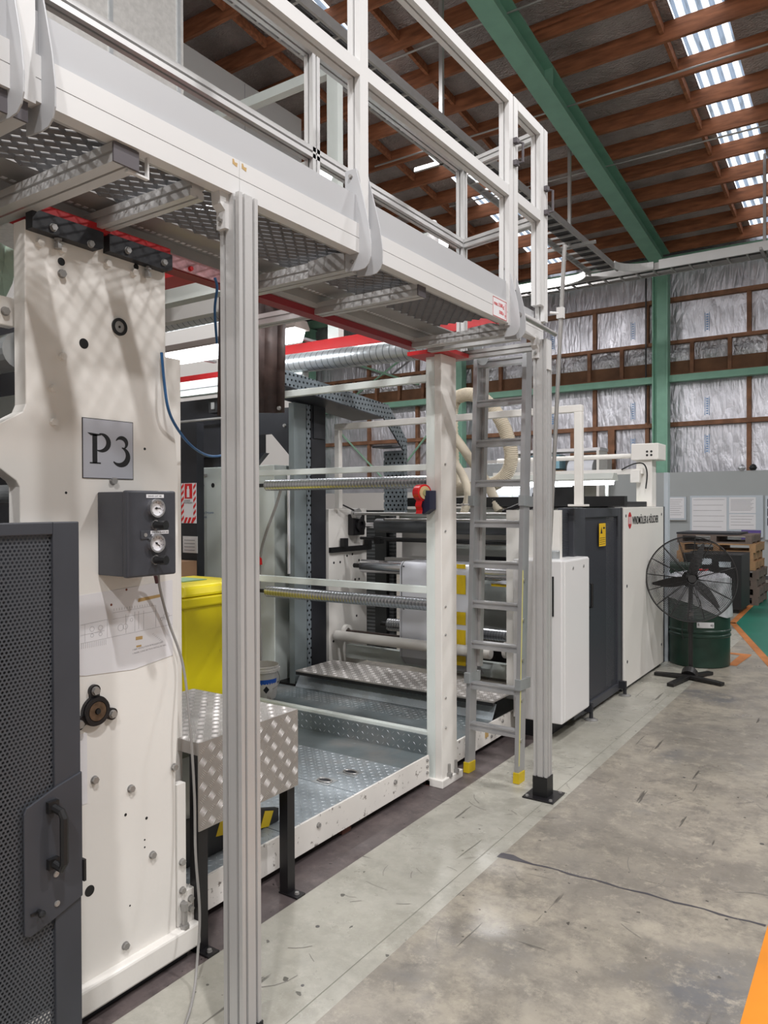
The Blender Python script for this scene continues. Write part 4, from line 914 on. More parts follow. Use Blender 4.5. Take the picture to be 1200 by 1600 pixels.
MB().box(DX + 0.001, DX + 0.002, 0.75, 0.905, 1.165, 1.42).build('warning_label', 'yellowdecal', gd, label='yellow warning label cut by the left picture edge')

# ================================================================== STEP TABLE of checker plate
st = thing('step_table', (-2.25, 2.1, 0), 'aluminium checker plate step table on black legs in front of the yellow bin', 'table')
SX = -2.03; ya, yb = 1.822, 2.358; zt = 0.757; xb2 = -2.66
MB().box(xb2, SX, ya, yb, zt - 0.006, zt).build('table_top', 'checker', st)
tp = tread_mb(MB(), (xb2, ya, zt), (1, 0, 0), (0, 1, 0), SX - xb2, yb - ya, 0.038, 0.030, 0.0025, 0.0018, 5).build('top_tread_bars', 'checkerbar', st)
MB().box(SX - 0.005, SX, ya, yb, 0.442, zt - 0.006).build('front_apron', 'checker', st)
tread_mb(MB(), (SX, ya, 0.442), (0, 1, 0), (0, 0, 1), yb - ya, zt - 0.006 - 0.442, 0.040, 0.031, 0.0026, 0.0018, 5).build('apron_tread_bars', 'checkerbar', st)
MB().box(xb2, SX - 0.005, ya, ya + 0.004, 0.712, zt - 0.006).build('side_apron', 'checker', st)
for (x, y) in ((SX - 0.035, ya + 0.03), (SX - 0.035, yb - 0.03), (xb2 + 0.035, ya + 0.03), (xb2 + 0.035, yb - 0.03)):
    l = MB().box(x - 0.022, x + 0.022, y - 0.022, y + 0.022, 0.006, zt - 0.006).build('leg', 'blackmetal', st)
    MB().box(x - 0.024, x + 0.075, y - 0.026, y + 0.026, 0, 0.007).build('foot_plate', 'blackmetal', l)
    bolt_mb(MB(), x + 0.052, y, 0.007, 0.009, 0.008, 'z').build('floor_bolt', 'steel', l)
MB().box(SX - 0.05, SX - 0.02, ya + 0.05, yb - 0.05, 0.71, 0.74).build('rail', 'blackmetal', st)

# ================================================================== PLATFORM between the units
KX = -2.17
pf_ = thing('machine_platform', (-2.9, 2.9, 0), 'tread plate floor platform with scuffed white kerb between the machine units', 'platform')
MB().box(KX - 0.012, KX, 1.85, 3.655, 0.045, 0.178).build('kerb', 'white_dirty', pf_)
MB().box(KX - 0.012, KX, 3.92, 5.10, 0.045, 0.170).build('kerb', 'white_dirty', pf_)
MB().box(-2.42, -2.24, 1.85, 5.0, 0.0, 0.05).build('packer', 'dark2', pf_)
MB().box(-2.24, -2.20, 2.88, 2.95, 0, 0.046).box(-2.20, -2.17, 3.66, 3.72, 0, 0.03).build('timber_wedge', mat('red_brown_wedge', (0.13, 0.05, 0.035), 0.7), pf_)
b = MB(); 
for y in (2.66, 3.30): bolt_mb(b, KX, y, 0.135, 0.011, 0.01)
for z in (0.085, 0.12, 0.155): bolt_mb(b, KX, 3.63, z, 0.008, 0.008)
b.build('kerb_bolts', 'steel', pf_)
for (y0, y1, x0) in ((1.86, 2.44, -3.6), (2.445, 2.98, -3.6), (2.985, 3.40, -3.6)):
    p = MB().box(x0, KX - 0.014, y0, y1, 0.165, 0.174).build('tread_panel', 'tread', pf_)
    if y1 > 2.2: tread_mb(MB(), (-3.3, y0, 0.174), (1, 0, 0), (0, 1, 0), KX - 0.014 + 3.3, y1 - y0, 0.030, 0.020, 0.0045, 0.0018, 1).build('raised_studs', 'treadbar', p)
MB().box(-3.6, KX - 0.014, 3.402, 3.66, 0.165, 0.173).build('smooth_gutter', 'galvdark', pf_)
for (x, y) in ((-2.33, 2.44), (-2.36, 3.19), (-2.40, 3.02), ):
    h = MB().box(x - 0.075, x + 0.035, y - 0.045, y + 0.045, 0.174, 0.1765).build('hatch_handle', 'galv', pf_)
    rg = MB(); pts = [(x - 0.02 + 0.042 * math.cos(a * PI / 8), y + 0.024 * math.sin(a * PI / 8), 0.180) for a in range(17)]
    rg.tube(pts, 0.004, 6); rg.build('lift_ring', 'steel', h)
    MB().box(x - 0.058, x + 0.018, y - 0.022, y + 0.022, 0.1766, 0.1772).build('ring_recess', 'dark2', h)
MB().box(-3.6, KX - 0.02, 3.66, 3.668, 0.165, 0.285).build('riser', 'galvdark', pf_)
tread_mb(MB(), (-3.5, 3.66, 0.17), (1, 0, 0), (0, 0, 1), 1.32, 0.115, 0.036, 0.024, 0.005, 0.0018, 1).build('riser_studs', 'treadbar', pf_)
MB().box(-4.3, KX - 0.014, 3.668, 4.50, 0.160, 0.168).build('rear_tread_panel', 'galvdark', pf_)
tread_mb(MB(), (-3.9, 4.24, 0.168), (1, 0, 0), (0, 1, 0), 1.70, 0.25, 0.036, 0.024, 0.005, 0.0014, 1).build('rear_studs', 'galv', pf_)
MB().prism([(4.50, 0.165), (4.51, 0.165), (4.575, 0.262), (4.565, 0.262)], 'x', -3.9, -2.19).build('sloping_riser', 'tread', pf_)
tread_mb(MB(), (-3.88, 4.503, 0.168), (1, 0, 0), (0, 0.55, 0.83), 1.68, 0.11, 0.036, 0.024, 0.005, 0.0018, 1).build('sloping_riser_studs', 'treadbar', pf_)
MB().box(-4.4, -2.19, 4.58, 5.10, 0.10, 0.16).build('floor_recess', 'black', pf_)
# upper narrow step
us = thing('upper_step', (-3.0, 4.75, 0.17), 'narrow raised checker plate step in front of the rollers', 'step')
MB().box(-3.86, -2.16, 4.46, 4.93, 0.298, 0.308).build('step_top', 'checker', us)
tread_mb(MB(), (-3.86, 4.46, 0.308), (1, 0, 0), (0, 1, 0), 1.70, 0.47, 0.05, 0.034, 0.006, 0.0016, 3).build('step_studs', 'checkerbar', us)
MB().box(-3.86, -2.16, 4.46, 4.475, 0.275, 0.298).build('step_nosing', 'black', us)
for x in (-3.8, -3.0, -2.25): MB().box(x - 0.02, x + 0.02, 4.62, 4.66, 0.165, 0.298).build('step_leg', 'black', us)
b = MB()
for (y, z) in ((4.45, 0.13), (4.45, 0.08), (4.62, 0.14), (4.62, 0.09)): bolt_mb(b, KX, y, z, 0.009, 0.008)
b.build('kerb_bolts', 'steel', pf_)
MB().box(KX, KX + 0.001, 4.36, 4.41, 0.09, 0.145).build('tape_scrap', 'tapebrown', pf_)
# hazard striped board and dark skirt under the table
hz = thing('hazard_board', (-2.45, 2.0, 0), 'black and yellow striped board under the step table', 'hazard board')
MB().prism([(1.87, 0.178), (2.52, 0.178), (2.52, 0.235), (2.30, 0.30), (1.87, 0.385)], 'x', -2.31, -2.285).build('board', 'black', hz)
for k in range(5):
    y = 1.88 + k * 0.13; zt_ = 0.38 - k * 0.030
    MB().prism([(y, zt_ - 0.075), (y + 0.055, zt_ - 0.085), (y + 0.085, zt_ - 0.025), (y + 0.03, zt_ - 0.008)], 'x', -2.2848, -2.2838).build('stripe', 'tape_yellow', hz)
MB().box(-2.60, -2.315, 1.87, 2.28, 0.178, 0.60).build('grey_box', 'machine_grey', hz)
#PART4

# ================================================================== ROLLER FRAME (white side plate with rails)
rf = thing('roller_frame', (-2.15, 3.75, 0), 'white upright side plate carrying four pale cross rails beyond the step table', 'machine frame')
MB().box(-2.145, -2.10, 3.68, 3.855, 0.03, 2.452).build('side_plate', 'white', rf, bevel=0.003)
MB().box(-2.20, -2.145, 3.68, 3.70, 0.03, 2.44).build('front_flange', 'white_green', rf, bevel=0.002)
MB().box(-2.20, -2.085, 3.66, 3.90, 0.0, 0.045).build('foot_plate', 'white', rf, bevel=0.004)
for z0, z1 in ((2.303, 2.343), (1.797, 1.832), (1.092, 1.132), (0.262, 0.30)): MB().box(-3.62, -2.20, 3.68, 3.72, z0, z1).build('cross_rail', 'white_green', rf, bevel=0.002)
MB().box(-3.68, -3.62, 3.70, 3.80, 0.17, 2.35).build('rear_side_plate', 'white', rf)
b = MB()
for z in (0.50, 1.02, 1.45, 1.83, 0.86, 0.33): bolt_mb(b, -2.10, 3.72, z, 0.006, 0.006)
b.build('plate_screws', 'steel', rf)
for (y, z) in ((3.83, 0.045), (3.75, 0.045)): MB().cyl((-2.092, y, z), (-2.092, y, z + 0.07), 0.008).cyl((-2.092, y, z), (-2.092, y, z + 0.02), 0.018, n=6).build('levelling_screw', 'steel', rf)
MB().cyl((-2.11, 3.86, 1.60), (-2.02, 3.86, 1.60), 0.004, n=8).cyl((-2.07, 3.86, 1.60), (-2.055, 3.86, 1.60), 0.009, n=6).build('threaded_stud', 'steel', rf)
MB().box(-2.30, -2.04, 3.64, 3.95, 2.453, 2.475).build('red_cap_plate', 'red', rf)
# two grooved idler rollers
def roller(name, p0, p1, r, mt, lab, grp=None, jm='black', jr=0.35, jl=0.06, cat='roller'):
    p0, p1 = Vector(p0), Vector(p1); d = (p1 - p0).normalized()
    t = thing(name, p0, lab, cat, grp)
    MB().cyl(p0, p1, r, n=40).build('barrel', mt, t, smooth=35)
    MB().cyl(p0 - d * jl, p0, r * jr, n=16).build('journal', jm, t, smooth=35); MB().cyl(p1, p1 + d * jl, r * jr, n=16).build('journal', jm, t, smooth=35)
    return t
roller('idler_roller', (-3.50, 3.76, 1.735), (-2.215, 3.76, 1.735), 0.037, 'roller', 'upper grooved steel roller between the pale cross rails', jl=0.07)
roller('idler_roller', (-3.50, 3.76, 1.018), (-2.205, 3.76, 1.018), 0.037, 'roller', 'lower grooved steel roller between the pale cross rails', jl=0.07)
# red warning tape roll in a dispenser
td = thing('tape_dispenser', (-2.15, 3.66, 1.6), 'red tape roll in a navy dispenser stuck on the white side plate', 'tape dispenser')
MB().prism([(-2.175, 1.68), (-2.128, 1.68), (-2.128, 1.575), (-2.175, 1.545), (-2.19, 1.56)][::-1], 'y', 3.60, 3.67).build('dispenser_body', 'navy', td, bevel=0.003)
rl = MB().cyl((-2.215, 3.625, 1.668), (-2.165, 3.605, 1.668), 0.047, n=36).build('tape_roll', 'redtape', td, smooth=35)
MB().cyl((-2.166, 3.605, 1.668), (-2.160, 3.603, 1.668), 0.037, n=36).build('card_core', mat('tan_card_core', (0.62, 0.45, 0.24), 0.6), rl); MB().cyl((-2.160, 3.603, 1.668), (-2.155, 3.601, 1.668), 0.018, n=24).build('hub', mat('olive_plastic_hub', (0.35, 0.33, 0.16), 0.5), rl)
tb = MB(); prev = None
for i in range(10):
    z = 1.64 - i * 0.010; yy = 3.590 + 0.006 * math.sin(i * 1.1)
    cur = ((-2.215, yy, z), (-2.168, yy - 0.010, z))
    if prev: tb.quad(prev[0], prev[1], cur[1], cur[0])
    prev = cur
tb.build('loose_tape', 'redtape', td)

# ================================================================== BEHIND THE PLATFORM
# wheelie bin
wbn = thing('wheelie_bin', (-3.87, 3.38, 0), 'yellow plastic wheelie bin with closed lid behind the step table', 'bin')
bb = MB(); 
def taper(b, cx, cy, w0, d0, z0, w1, d1, z1):
    v = len(b.v)
    for (w_, d_, z) in ((w0, d0, z0), (w1, d1, z1)):
        for sx, sy in ((-1, -1), (1, -1), (1, 1), (-1, 1)): b.v.append((cx + sx * w_ / 2, cy + sy * d_ / 2, z))
    for q in ((0, 3, 2, 1), (4, 5, 6, 7), (0, 1, 5, 4), (1, 2, 6, 5), (2, 3, 7, 6), (3, 0, 4, 7)): b.f.append(tuple(v + i for i in q)); b.mi.append(b.cur)
    return b
taper(bb, -3.87, 3.40, 0.48, 0.48, 0.05, 0.56, 0.58, 0.98).build('bin_body', 'yellow', wbn, bevel=0.02)
taper(MB(), -3.87, 3.40, 0.60, 0.62, 0.965, 0.60, 0.62, 1.03).build('bin_rim', 'yellow', wbn, bevel=0.012)
lm = MB(); taper(lm, -3.87, 3.40, 0.61, 0.64, 1.032, 0.54, 0.56, 1.10); lm.build('bin_lid', 'yellow', wbn, bevel=0.02)
MB().box(-4.05, -3.85, 3.08, 3.11, 1.04, 1.075).build('lid_grip', 'yellow', wbn, bevel=0.01)
MB().box(-4.03, -3.81, 3.30, 3.50, 1.10, 1.106).build('lid_sheet', mat('green_stamped_sheet', (0.25, 0.42, 0.25), 0.5), wbn)
for x in (-4.10, -3.64): MB().cyl((x - 0.02, 3.62, 0.10), (x + 0.02, 3.62, 0.10), 0.10, n=24).build('wheel', 'black', wbn)
# electrical cabinet with three black sockets
ec = thing('electrical_cabinet', (-4.65, 4.75, 0), 'tall pale green-white electrical cabinet with three round black holes', 'cabinet')
MB().box(-5.14, -4.16, 4.55, 4.98, 0.10, 1.93).build('cabinet_body', 'white_green', ec, bevel=0.004)
MB().box(-5.10, -4.20, 4.58, 4.95, 0.0, 0.10).build('plinth', 'black', ec)
hs = MB()
for x in (-5.00, -4.87, -4.735): MB().cyl((x, 4.548, 1.775), (x, 4.551, 1.775), 0.020, n=20).build('socket_hole', 'black', ec)
MB().box(-5.03, -4.94, 4.546, 4.549, 1.855, 1.875).build('maker_plate', 'steel', ec)
text_obj('Bei Betätigung / During operation', 0.028, (-5.05, 4.547, 1.53), (1, 0, 0), (0, 0, 1), 'stencil_text', 'bluecable', ec, 0.0001, 0.5)
text_obj('Caution / Vorsicht', 0.028, (-5.05, 4.547, 1.49), (1, 0, 0), (0, 0, 1), 'stencil_text', 'bluecable', ec, 0.0001, 0.5)
MB().box(-5.15, -5.11, 4.53, 4.56, 0.94, 1.10).build('cabinet_hinge', 'steel', ec)
# second grey panel and dusty stick
t = MB().tube(smooth_path([(-3.85, 4.32, 1.80), (-3.92, 4.31, 1.60), (-4.02, 4.30, 1.38), (-4.08, 4.30, 1.18), (-4.09, 4.30, 0.8), (-4.06, 4.28, 0.42), (-4.05, 4.26, 0.18)], 6), 0.011, 8).build('drain_hose', 'greycable'); tag(t, 'dusty grey drain hose hanging in front of the pale cabinet side', 'hose')
MB().cyl((-4.085, 4.30, 1.20), (-4.078, 4.30, 1.135), 0.016, n=10).build('red_hose_tape', 'redtape', t)
# bucket
bk = thing('paint_bucket', (-3.885, 4.10, 0.168), 'dirty white plastic bucket with blue label in front of the pale cabinet', 'bucket')
MB().lathe((-3.885, 4.10, 0.168), [(0.105, 0), (0.112, 0.02), (0.128, 0.20), (0.138, 0.205), (0.138, 0.225), (0.130, 0.228), (0.132, 0.245), (0.128, 0.248), (0.118, 0.06), (0.0, 0.058)], 36).build('bucket_body', 'bucket', bk, smooth=35)
dg = math.radians
lbm = MB()
for i in range(14):
    a0, a1 = dg(-95 + i * 8), dg(-95 + (i + 1) * 8); r0, r1 = 0.1205, 0.1245
    lbm.quad(*[(-3.885 + r * math.cos(a), 4.10 + r * math.sin(a), 0.168 + z) for a, r, z in ((a0, r0, 0.115), (a1, r0, 0.115), (a1, r1, 0.155), (a0, r1, 0.155))])
lbm.build('blue_label', 'bluedecal', bk)
a = dg(-30); cx, cy = -3.885 + 0.119 * math.cos(a), 4.10 + 0.119 * math.sin(a)
MB().quad((cx - 0.012, cy - 0.018, 0.25), (cx + 0.001, cy, 0.222), (cx + 0.016, cy + 0.018, 0.25), (cx + 0.004, cy, 0.278)).build('hazard_diamond', 'ink', bk)
MB().tube(smooth_path([(-3.755, 4.13, 0.385), (-3.74, 4.14, 0.33), (-3.745, 4.12, 0.27), (-3.785, 4.08, 0.24)], 6), 0.0035, 6).build('wire_handle', 'steel', bk)
# grey perforated channel, black column, gusset, curtain
cc = thing('cable_channel_column', (-3.94, 4.66, 0.17), 'grey galvanised upright channel with a slotted edge beside the black column', 'cable channel')
MB().box(-4.0, -3.945, 4.55, 4.70, 0.17, 2.42).build('channel_front', mat('blue_grey_channel', (0.24, 0.28, 0.29), 0.4, 0.3, 0.05), cc)
MB().box(-4.0, -3.94, 4.702, 4.75, 0.17, 2.42).build('slotted_edge', 'tray_perf', cc)
MB().box(-4.0, -3.96, 4.702, 4.75, 0.17, 2.42).build('backing', 'dark2', cc)
MB().box(-4.005, -3.99, 4.535, 4.55, 1.05, 1.85).build('white_strip', 'paper', cc)
bc = thing('machine_column', (-3.95, 4.85, 0.1), 'near-black machine column with wide gusset behind the front post', 'column')
MB().box(-4.15, -3.94, 4.76, 4.95, 0.1, 2.42).build('column_shaft', 'dark2', bc, bevel=0.006)
MB().box(-3.94, -3.93, 4.78, 4.93, 2.15, 2.42).build('fixing_plate', 'dark2', bc)
MB().prism([(-4.62, 2.42), (-3.95, 2.42), (-3.95, 1.80), (-4.38, 2.21), (-4.62, 2.21)][::-1], 'y', 4.76, 4.80).build('gusset', 'dark2', bc)
for (x, z) in ((-4.23, 2.27), (-4.03, 2.26)): bolt_mb(MB(), x, 4.76, z, 0.014, 0.012, 'y', -1).build('bolt', 'steel', bc)
ub = thing('upper_machine_frame', (-4.9, 4.9, 1.7), 'near-black upper machine frame behind the blue cable', 'machine frame')
MB().box(-6.3, -4.62, 4.80, 4.95, 2.05, 2.58).build('cross_panel', 'dark2', ub)
MB().box(-5.55, -5.16, 4.98, 5.10, 0.9, 2.35).build('upright', 'dark2', ub)
MB().prism([(-5.2, 2.06), (-4.55, 2.06), (-4.85, 1.80), (-5.0, 1.62), (-5.2, 1.62)][::-1], 'y', 4.86, 4.92).build('side_gusset', 'dark2', ub)
MB().cyl((-5.5, 4.74, 2.38), (-4.62, 4.74, 2.38), 0.012).build('chrome_rail', 'steel', ub)
dv = MB().box(-5.08, -4.82, 4.70, 4.80, 2.43, 2.55).build('drive_box', 'black', ub)
for x in (-5.02, -4.93, -4.86): MB().box(x - 0.02, x + 0.02, 4.69, 4.70, 2.46, 2.52).build('contact_block', 'steel', dv)
t = MB().box(-5.4, -3.9, 4.60, 4.68, 2.585, 2.715).build('cable_duct', 'white_green'); tag(t, 'pale green-white cable duct under the lit lamp left of the front post', 'cable duct')
MB().box(-5.4, -3.9, 4.594, 4.60, 2.64, 2.646).build('duct_seam', 'line', t)
ct = MB(); prev = None
for i in range(9):
    x = -3.66 + i * 0.057; yy = 3.46 + 0.05 * math.sin(i * 1.05) + 0.10 * i / 8
    cur = (x, yy); 
    if prev: ct.quad((prev[0], prev[1], 2.19 + 0.0 * i), (cur[0], cur[1], 2.19), (cur[0] - 0.0, cur[1] + 0.02, 2.99), (prev[0], prev[1] + 0.02, 2.99))
    prev = cur
ct = ct.build('dust_curtain', 'brown', smooth=35); md = ct.modifiers.new('solid', 'SOLIDIFY'); md.thickness = 0.004
tag(ct, 'brown dusty folded sheet hanging beside the front post above the gusset', 'curtain')
bolt_mb(MB(), -3.215, 3.57, 2.215, 0.012, 0.012, 'y', -1).build('curtain_bolt', 'steel', ct)
# lamps in the machine
def bulkhead(x0, x1, y, z, lab):
    t = thing('bulkhead_light', ((x0 + x1) / 2, y, z + 0.08), lab, 'light', None)
    MB().prism([(y - 0.035, z - 0.085), (y + 0.035, z - 0.085), (y + 0.07, z), (y - 0.07, z)], 'x', x0 + 0.03, x1 - 0.03).build('diffuser', 'fluoro', t)
    MB().box(x0 + 0.3, x0 + 0.34, y - 0.02, y + 0.72, z + 0.065, z + 0.085).build('lamp_bracket', 'galv', t)
    MB().prism([(y - 0.085, z), (y + 0.085, z), (y + 0.085, z + 0.015), (y + 0.055, z + 0.065), (y - 0.055, z + 0.065), (y - 0.085, z + 0.015)], 'x', x0, x1).build('housing', mat('taupe_housing', (0.22, 0.18, 0.16), 0.5), t)
bulkhead(-5.6, -4.35, 4.25, 2.875, 'glaring lit fluorescent lamp between the P3 frame and the front post')
bulkhead(-4.35, -3.60, 4.25, 2.90, 'lit fluorescent lamp to the right of the brown hanging sheet')
tag(MB().cyl((-4.6, 4.62, 2.755), (-2.35, 4.62, 2.715), 0.078, n=36).build('spiral_duct', 'duct', smooth=35), 'shiny grey spiral duct running under the red beam', 'duct')
tag(MB().cyl((-5.2, 3.676, 2.93), (-3.4, 3.676, 2.93), 0.055, n=30).build('spiral_duct', 'duct', smooth=35), 'dark spiral duct above the lit lamp left of the front post', 'duct')
tag(MB().box(-4.6, -2.3, 4.80, 4.95, 2.86, 2.95).build('red_cross_beam', 'red'), 'bright red cross beam above the spiral duct', 'beam')
tag(MB().box(-6.4, -3.7, 4.9, 5.1, 2.78, 2.84).build('red_cross_beam', 'red'), 'red cross beam behind the lit lamp left of the front post', 'beam')
tag(MB().box(-3.6, -2.32, 2.2, 2.32, 2.60, 2.70).build('red_cross_beam', 'red'), 'red beam under the walkway beside the P3 frame head', 'beam')
tag(MB().box(-4.0, -2.35, 3.05, 3.13, 2.83, 2.93).build('grey_cross_beam', 'machine_grey'), 'grey-green cross beam below the red beam beside the P3 frame', 'beam')
tag(MB().box(-5.0, -3.1, 3.55, 3.62, 2.90, 3.04).build('white_cross_panel', 'wallcream'), 'stained cream cross panel above the dark spiral duct', 'panel')
# perforated cable channel descending behind the rails
pc = thing('perforated_cable_channel', (-3.6, 5.2, 2.3), 'blue-grey perforated cable channel bending down behind the white side plate', 'cable channel')
MB().prism([(4.05, 2.50), (4.05, 2.61), (5.55, 2.49), (5.86, 2.20), (5.86, 1.50), (5.80, 1.50), (5.80, 2.10), (5.48, 2.37)], 'x', -3.712, -3.706).build('slotted_side', 'tray_perf', pc)
MB().prism([(4.05, 2.50), (4.05, 2.61), (5.55, 2.49), (5.86, 2.20), (5.86, 1.50), (5.80, 1.50), (5.80, 2.10), (5.48, 2.37)], 'x', -3.722, -3.714).build('hole_shade_lining', 'dark2', pc)  # dark layer added as the shade behind the slots
MB().prism([(4.05, 2.492), (4.05, 2.50), (5.48, 2.37), (5.48, 2.362)], 'x', -4.05, -3.706).build('underside', 'dark', pc)
fp = perf_mat('slotted_grey_tray_face', (0.23, 0.27, 0.30), 0.045, 0.0105, ('X', 'Z'), 0.4, 0.3)
MB().box(-3.92, -3.706, 5.786, 5.790, 1.50, 2.10).build('slotted_front', fp, pc); MB().box(-3.92, -3.71, 5.80, 5.805, 1.50, 2.10).build('hole_shade_lining', 'dark2', pc)  # dark layer behind the front holes stands in for shade
MB().box(-3.92, -3.706, 5.60, 5.78, 2.12, 2.135).build('elbow_plate', 'dark', pc)

# ================================================================== COATING UNIT beyond the platform
cu = thing('coating_unit', (-3.0, 5.6, 0.1), 'cream machine unit with side plates, dark rear and roller bearings beyond the platform', 'machine')
MB().prism([(5.06, 0.17), (5.06, 1.565), (5.62, 1.565), (5.62, 0.17)], 'x', -4.06, -4.0).build('rear_side_plate', 'white', cu, bevel=0.003)
MB().prism([(5.08, 0.17), (5.62, 0.17), (5.62, 1.55), (5.08, 1.55)][::-1], 'x', -2.26, -2.20).build('front_side_plate', 'white', cu, bevel=0.003)
for (y, z) in ((5.13, 1.10), (5.22, 1.10), (5.32, 1.15), (5.40, 1.16), (5.50, 1.10), (5.19, 0.94), (5.44, 0.93), (5.50, 0.93), (5.12, 0.42), (5.16, 0.47), (5.46, 0.6)): MB().cyl((-4.0, y, z), (-3.9985, y, z), 0.011, n=12).build('drilled_hole', 'black', cu)
MB().box(-4.0, -3.97, 5.06, 5.66, 1.19, 1.235).build('black_rail', 'black', cu)
for y in (5.20, 5.56): MB().box(-3.985, -3.94, y, y + 0.06, 1.235, 1.31).build('rail_stop', 'black', cu)
bh = MB().box(-4.0, -3.93, 5.33, 5.50, 1.33, 1.52).build('bearing_block', 'blackmetal', cu, bevel=0.01)
MB().ring((-3.93, 5.42, 1.42), 'x', 0.035, 0.062, 0.02).build('bearing_ring', 'blackmetal', bh)
lv = MB().cyl((-3.95, 5.36, 1.525), (-3.90, 5.36, 1.525), 0.05, n=7).build('hand_clamp', 'steel', cu)
MB().cyl((-3.92, 5.36, 1.54), (-3.95, 5.20, 1.60), 0.007, n=8).build('clamp_lever', 'blackmetal', lv)
MB().box(-4.35, -3.92, 5.95, 6.0, 0.2, 1.55).build('dark_louvre_panel', wave_mat('louvred_dark_panel', (0.03, 0.032, 0.035), (0.10, 0.105, 0.11), 9.0, 'Z', 0.45, 0, 0.6), cu)
MB().box(-4.10, -3.97, 5.90, 5.95, 0.2, 1.5).build('dark_upright', 'black', cu)
MB().box(-3.92, -2.26, 6.05, 6.12, 1.46, 1.56).build('pale_cross_beam', 'machine_grey', cu)
MB().box(-3.92, -3.10, 6.10, 6.15, 0.95, 1.35).build('inner_pale_panel', 'wallcream', cu)
MB().box(-3.92, -2.26, 6.3, 6.4, 0.1, 1.15).build('inner_dark_panel', 'dark2', cu)
MB().box(-4.0, -2.26, 5.30, 5.36, 0.25, 0.365).build('lower_cross_beam', 'white_green', cu)
MB().box(-3.92, -2.26, 5.80, 5.86, 1.02, 1.11).build('dark_cross_bar', 'steel', cu)
MB().box(-3.92, -2.26, 5.78, 5.82, 1.26, 1.29).build('dark_cross_bar', 'black', cu)
MB().box(-3.30, -2.26, 5.9, 5.96, 1.15, 1.24).build('pale_cross_bar', 'machine_grey', cu)
MB().box(-3.6, -2.3, 5.62, 5.66, 0.80, 0.97).build('white_cross_bar', 'white_green', cu)
MB().box(-3.25, -2.3, 5.9, 5.95, 0.40, 0.84).build('grey_guard_sheet', 'machine_grey', cu)
MB().cyl((-2.95, 5.2, 1.24), (-2.95, 5.26, 1.24), 0.035).cyl((-2.95, 5.2, 1.20), (-2.95, 5.2, 1.12), 0.012).build('pressure_fitting', 'black', cu)
MB().box(-4.0, -1.75, 5.98, 6.06, 1.585, 1.665).build('black_top_beam', 'black', cu)
MB().box(-3.9, -2.26, 5.70, 5.90, 1.50, 1.53).build('grey_top_tray', 'machine_grey', cu)
for x in (-2.62, -2.48): MB().rect((x, 5.6, 1.54), (x + 0.09, 5.75, 1.60), 0.03, 0.03).build('clamp_handle', 'blackmetal', cu)
roller('cross_rod', (-3.90, 5.30, 1.525), (-2.27, 5.30, 1.525), 0.013, 'steel', 'thin steel rod above the dark rubber roller', cat='rod', jr=0.8, jl=0.01)
roller('cross_rod', (-3.62, 5.36, 1.475), (-2.27, 5.36, 1.475), 0.010, 'steel', 'thinner steel rod just over the dark rubber roller', cat='rod', jr=0.8, jl=0.01)
roller('rubber_roller', (-3.74, 5.42, 1.42), (-2.38, 5.42, 1.42), 0.062, 'darkroller', 'dark grey rubber roller at the top of the coating unit', jm='chrome', jr=0.42, jl=0.11)
MB().cyl((-3.80, 5.25, 1.315), (-2.27, 5.25, 1.315), 0.013, n=10).build('black_rod', 'black', cu)
for x in (-3.62, -3.05): MB().box(x - 0.03, x + 0.03, 5.235, 5.30, 1.27, 1.33).build('rod_arm', 'black', cu)
roller('steel_roller', (-3.78, 5.25, 1.075), (-2.30, 5.25, 1.075), 0.056, 'chrome', 'polished steel roller at mid height carrying the printed film', jl=0.09)
roller('steel_roller', (-3.64, 5.45, 0.555), (-2.28, 5.45, 0.555), 0.055, 'roller', 'grooved steel roller low behind the film', jl=0.08)
roller('white_roller', (-3.97, 5.12, 0.475), (-2.50, 5.12, 0.475), 0.043, 'white', 'cream painted tube roller above the narrow upper step', jm='white', jr=0.9, jl=0.005)
for x in (-3.93, -2.42):
    MB().ring((x, 5.20, 0.50), 'x', 0.035, 0.062, 0.03).build('roller_eye', 'white', cu)
MB().box(-3.93, -2.44, 5.19, 5.23, 0.49, 0.515).build('brown_blade', mat('brown_blade', (0.06, 0.04, 0.035), 0.5), cu)
# printed film: web over the mid roller down to the low one
web = thing('printed_film', (-3.0, 5.2, 0.25), 'white plastic film web with yellow print running down between the rollers', 'film')
def web_path(r, n=12):
    P = []
    for i in range(n + 1):
        a = PI / 2 + (PI / 2) * i / n
        P.append((5.25 + r * math.cos(a), 1.075 + r * math.sin(a)))
    P += [(5.19, 0.8), (5.186, 0.55), (5.19, 0.35), (5.25, 0.28)]
    return P
def sheet(x0, x1, r, name, mt, par, back=True):
    b = MB(); P = web_path(r)
    if back: P = [(5.45, 1.075 + r + 0.0)] + P
    for (y0, z0), (y1, z1) in zip(P[:-1], P[1:]): b.quad((x0, y0, z0), (x1, y0, z0), (x1, y1, z1), (x0, y1, z1))
    return b.build(name, mt, par)
sheet(-3.36, -2.62, 0.0575, 'film_web', 'film', web)
sheet(-3.345, -3.338, 0.0588, 'black_edge_line', 'ink', web, False)
for x0, x1 in ((-2.825, -2.745), (-2.69, -2.66)): 
    segs = [(1.134, 1.10), (1.05, 0.90), (0.76, 0.66), (0.62, 0.50), (0.44, 0.34)]
    for (za, zb) in segs: MB().box(x0, x1, 5.184, 5.1855, zb, za).build('yellow_print', 'filmyellow', web)
MB().box(-3.325, -3.31, 5.183, 5.1855, 0.74, 0.75).build('register_mark', 'ink', web); MB().box(-3.325, -3.31, 5.183, 5.1855, 1.09, 1.10).build('register_mark', 'ink', web)
fs = MB(); prev = None
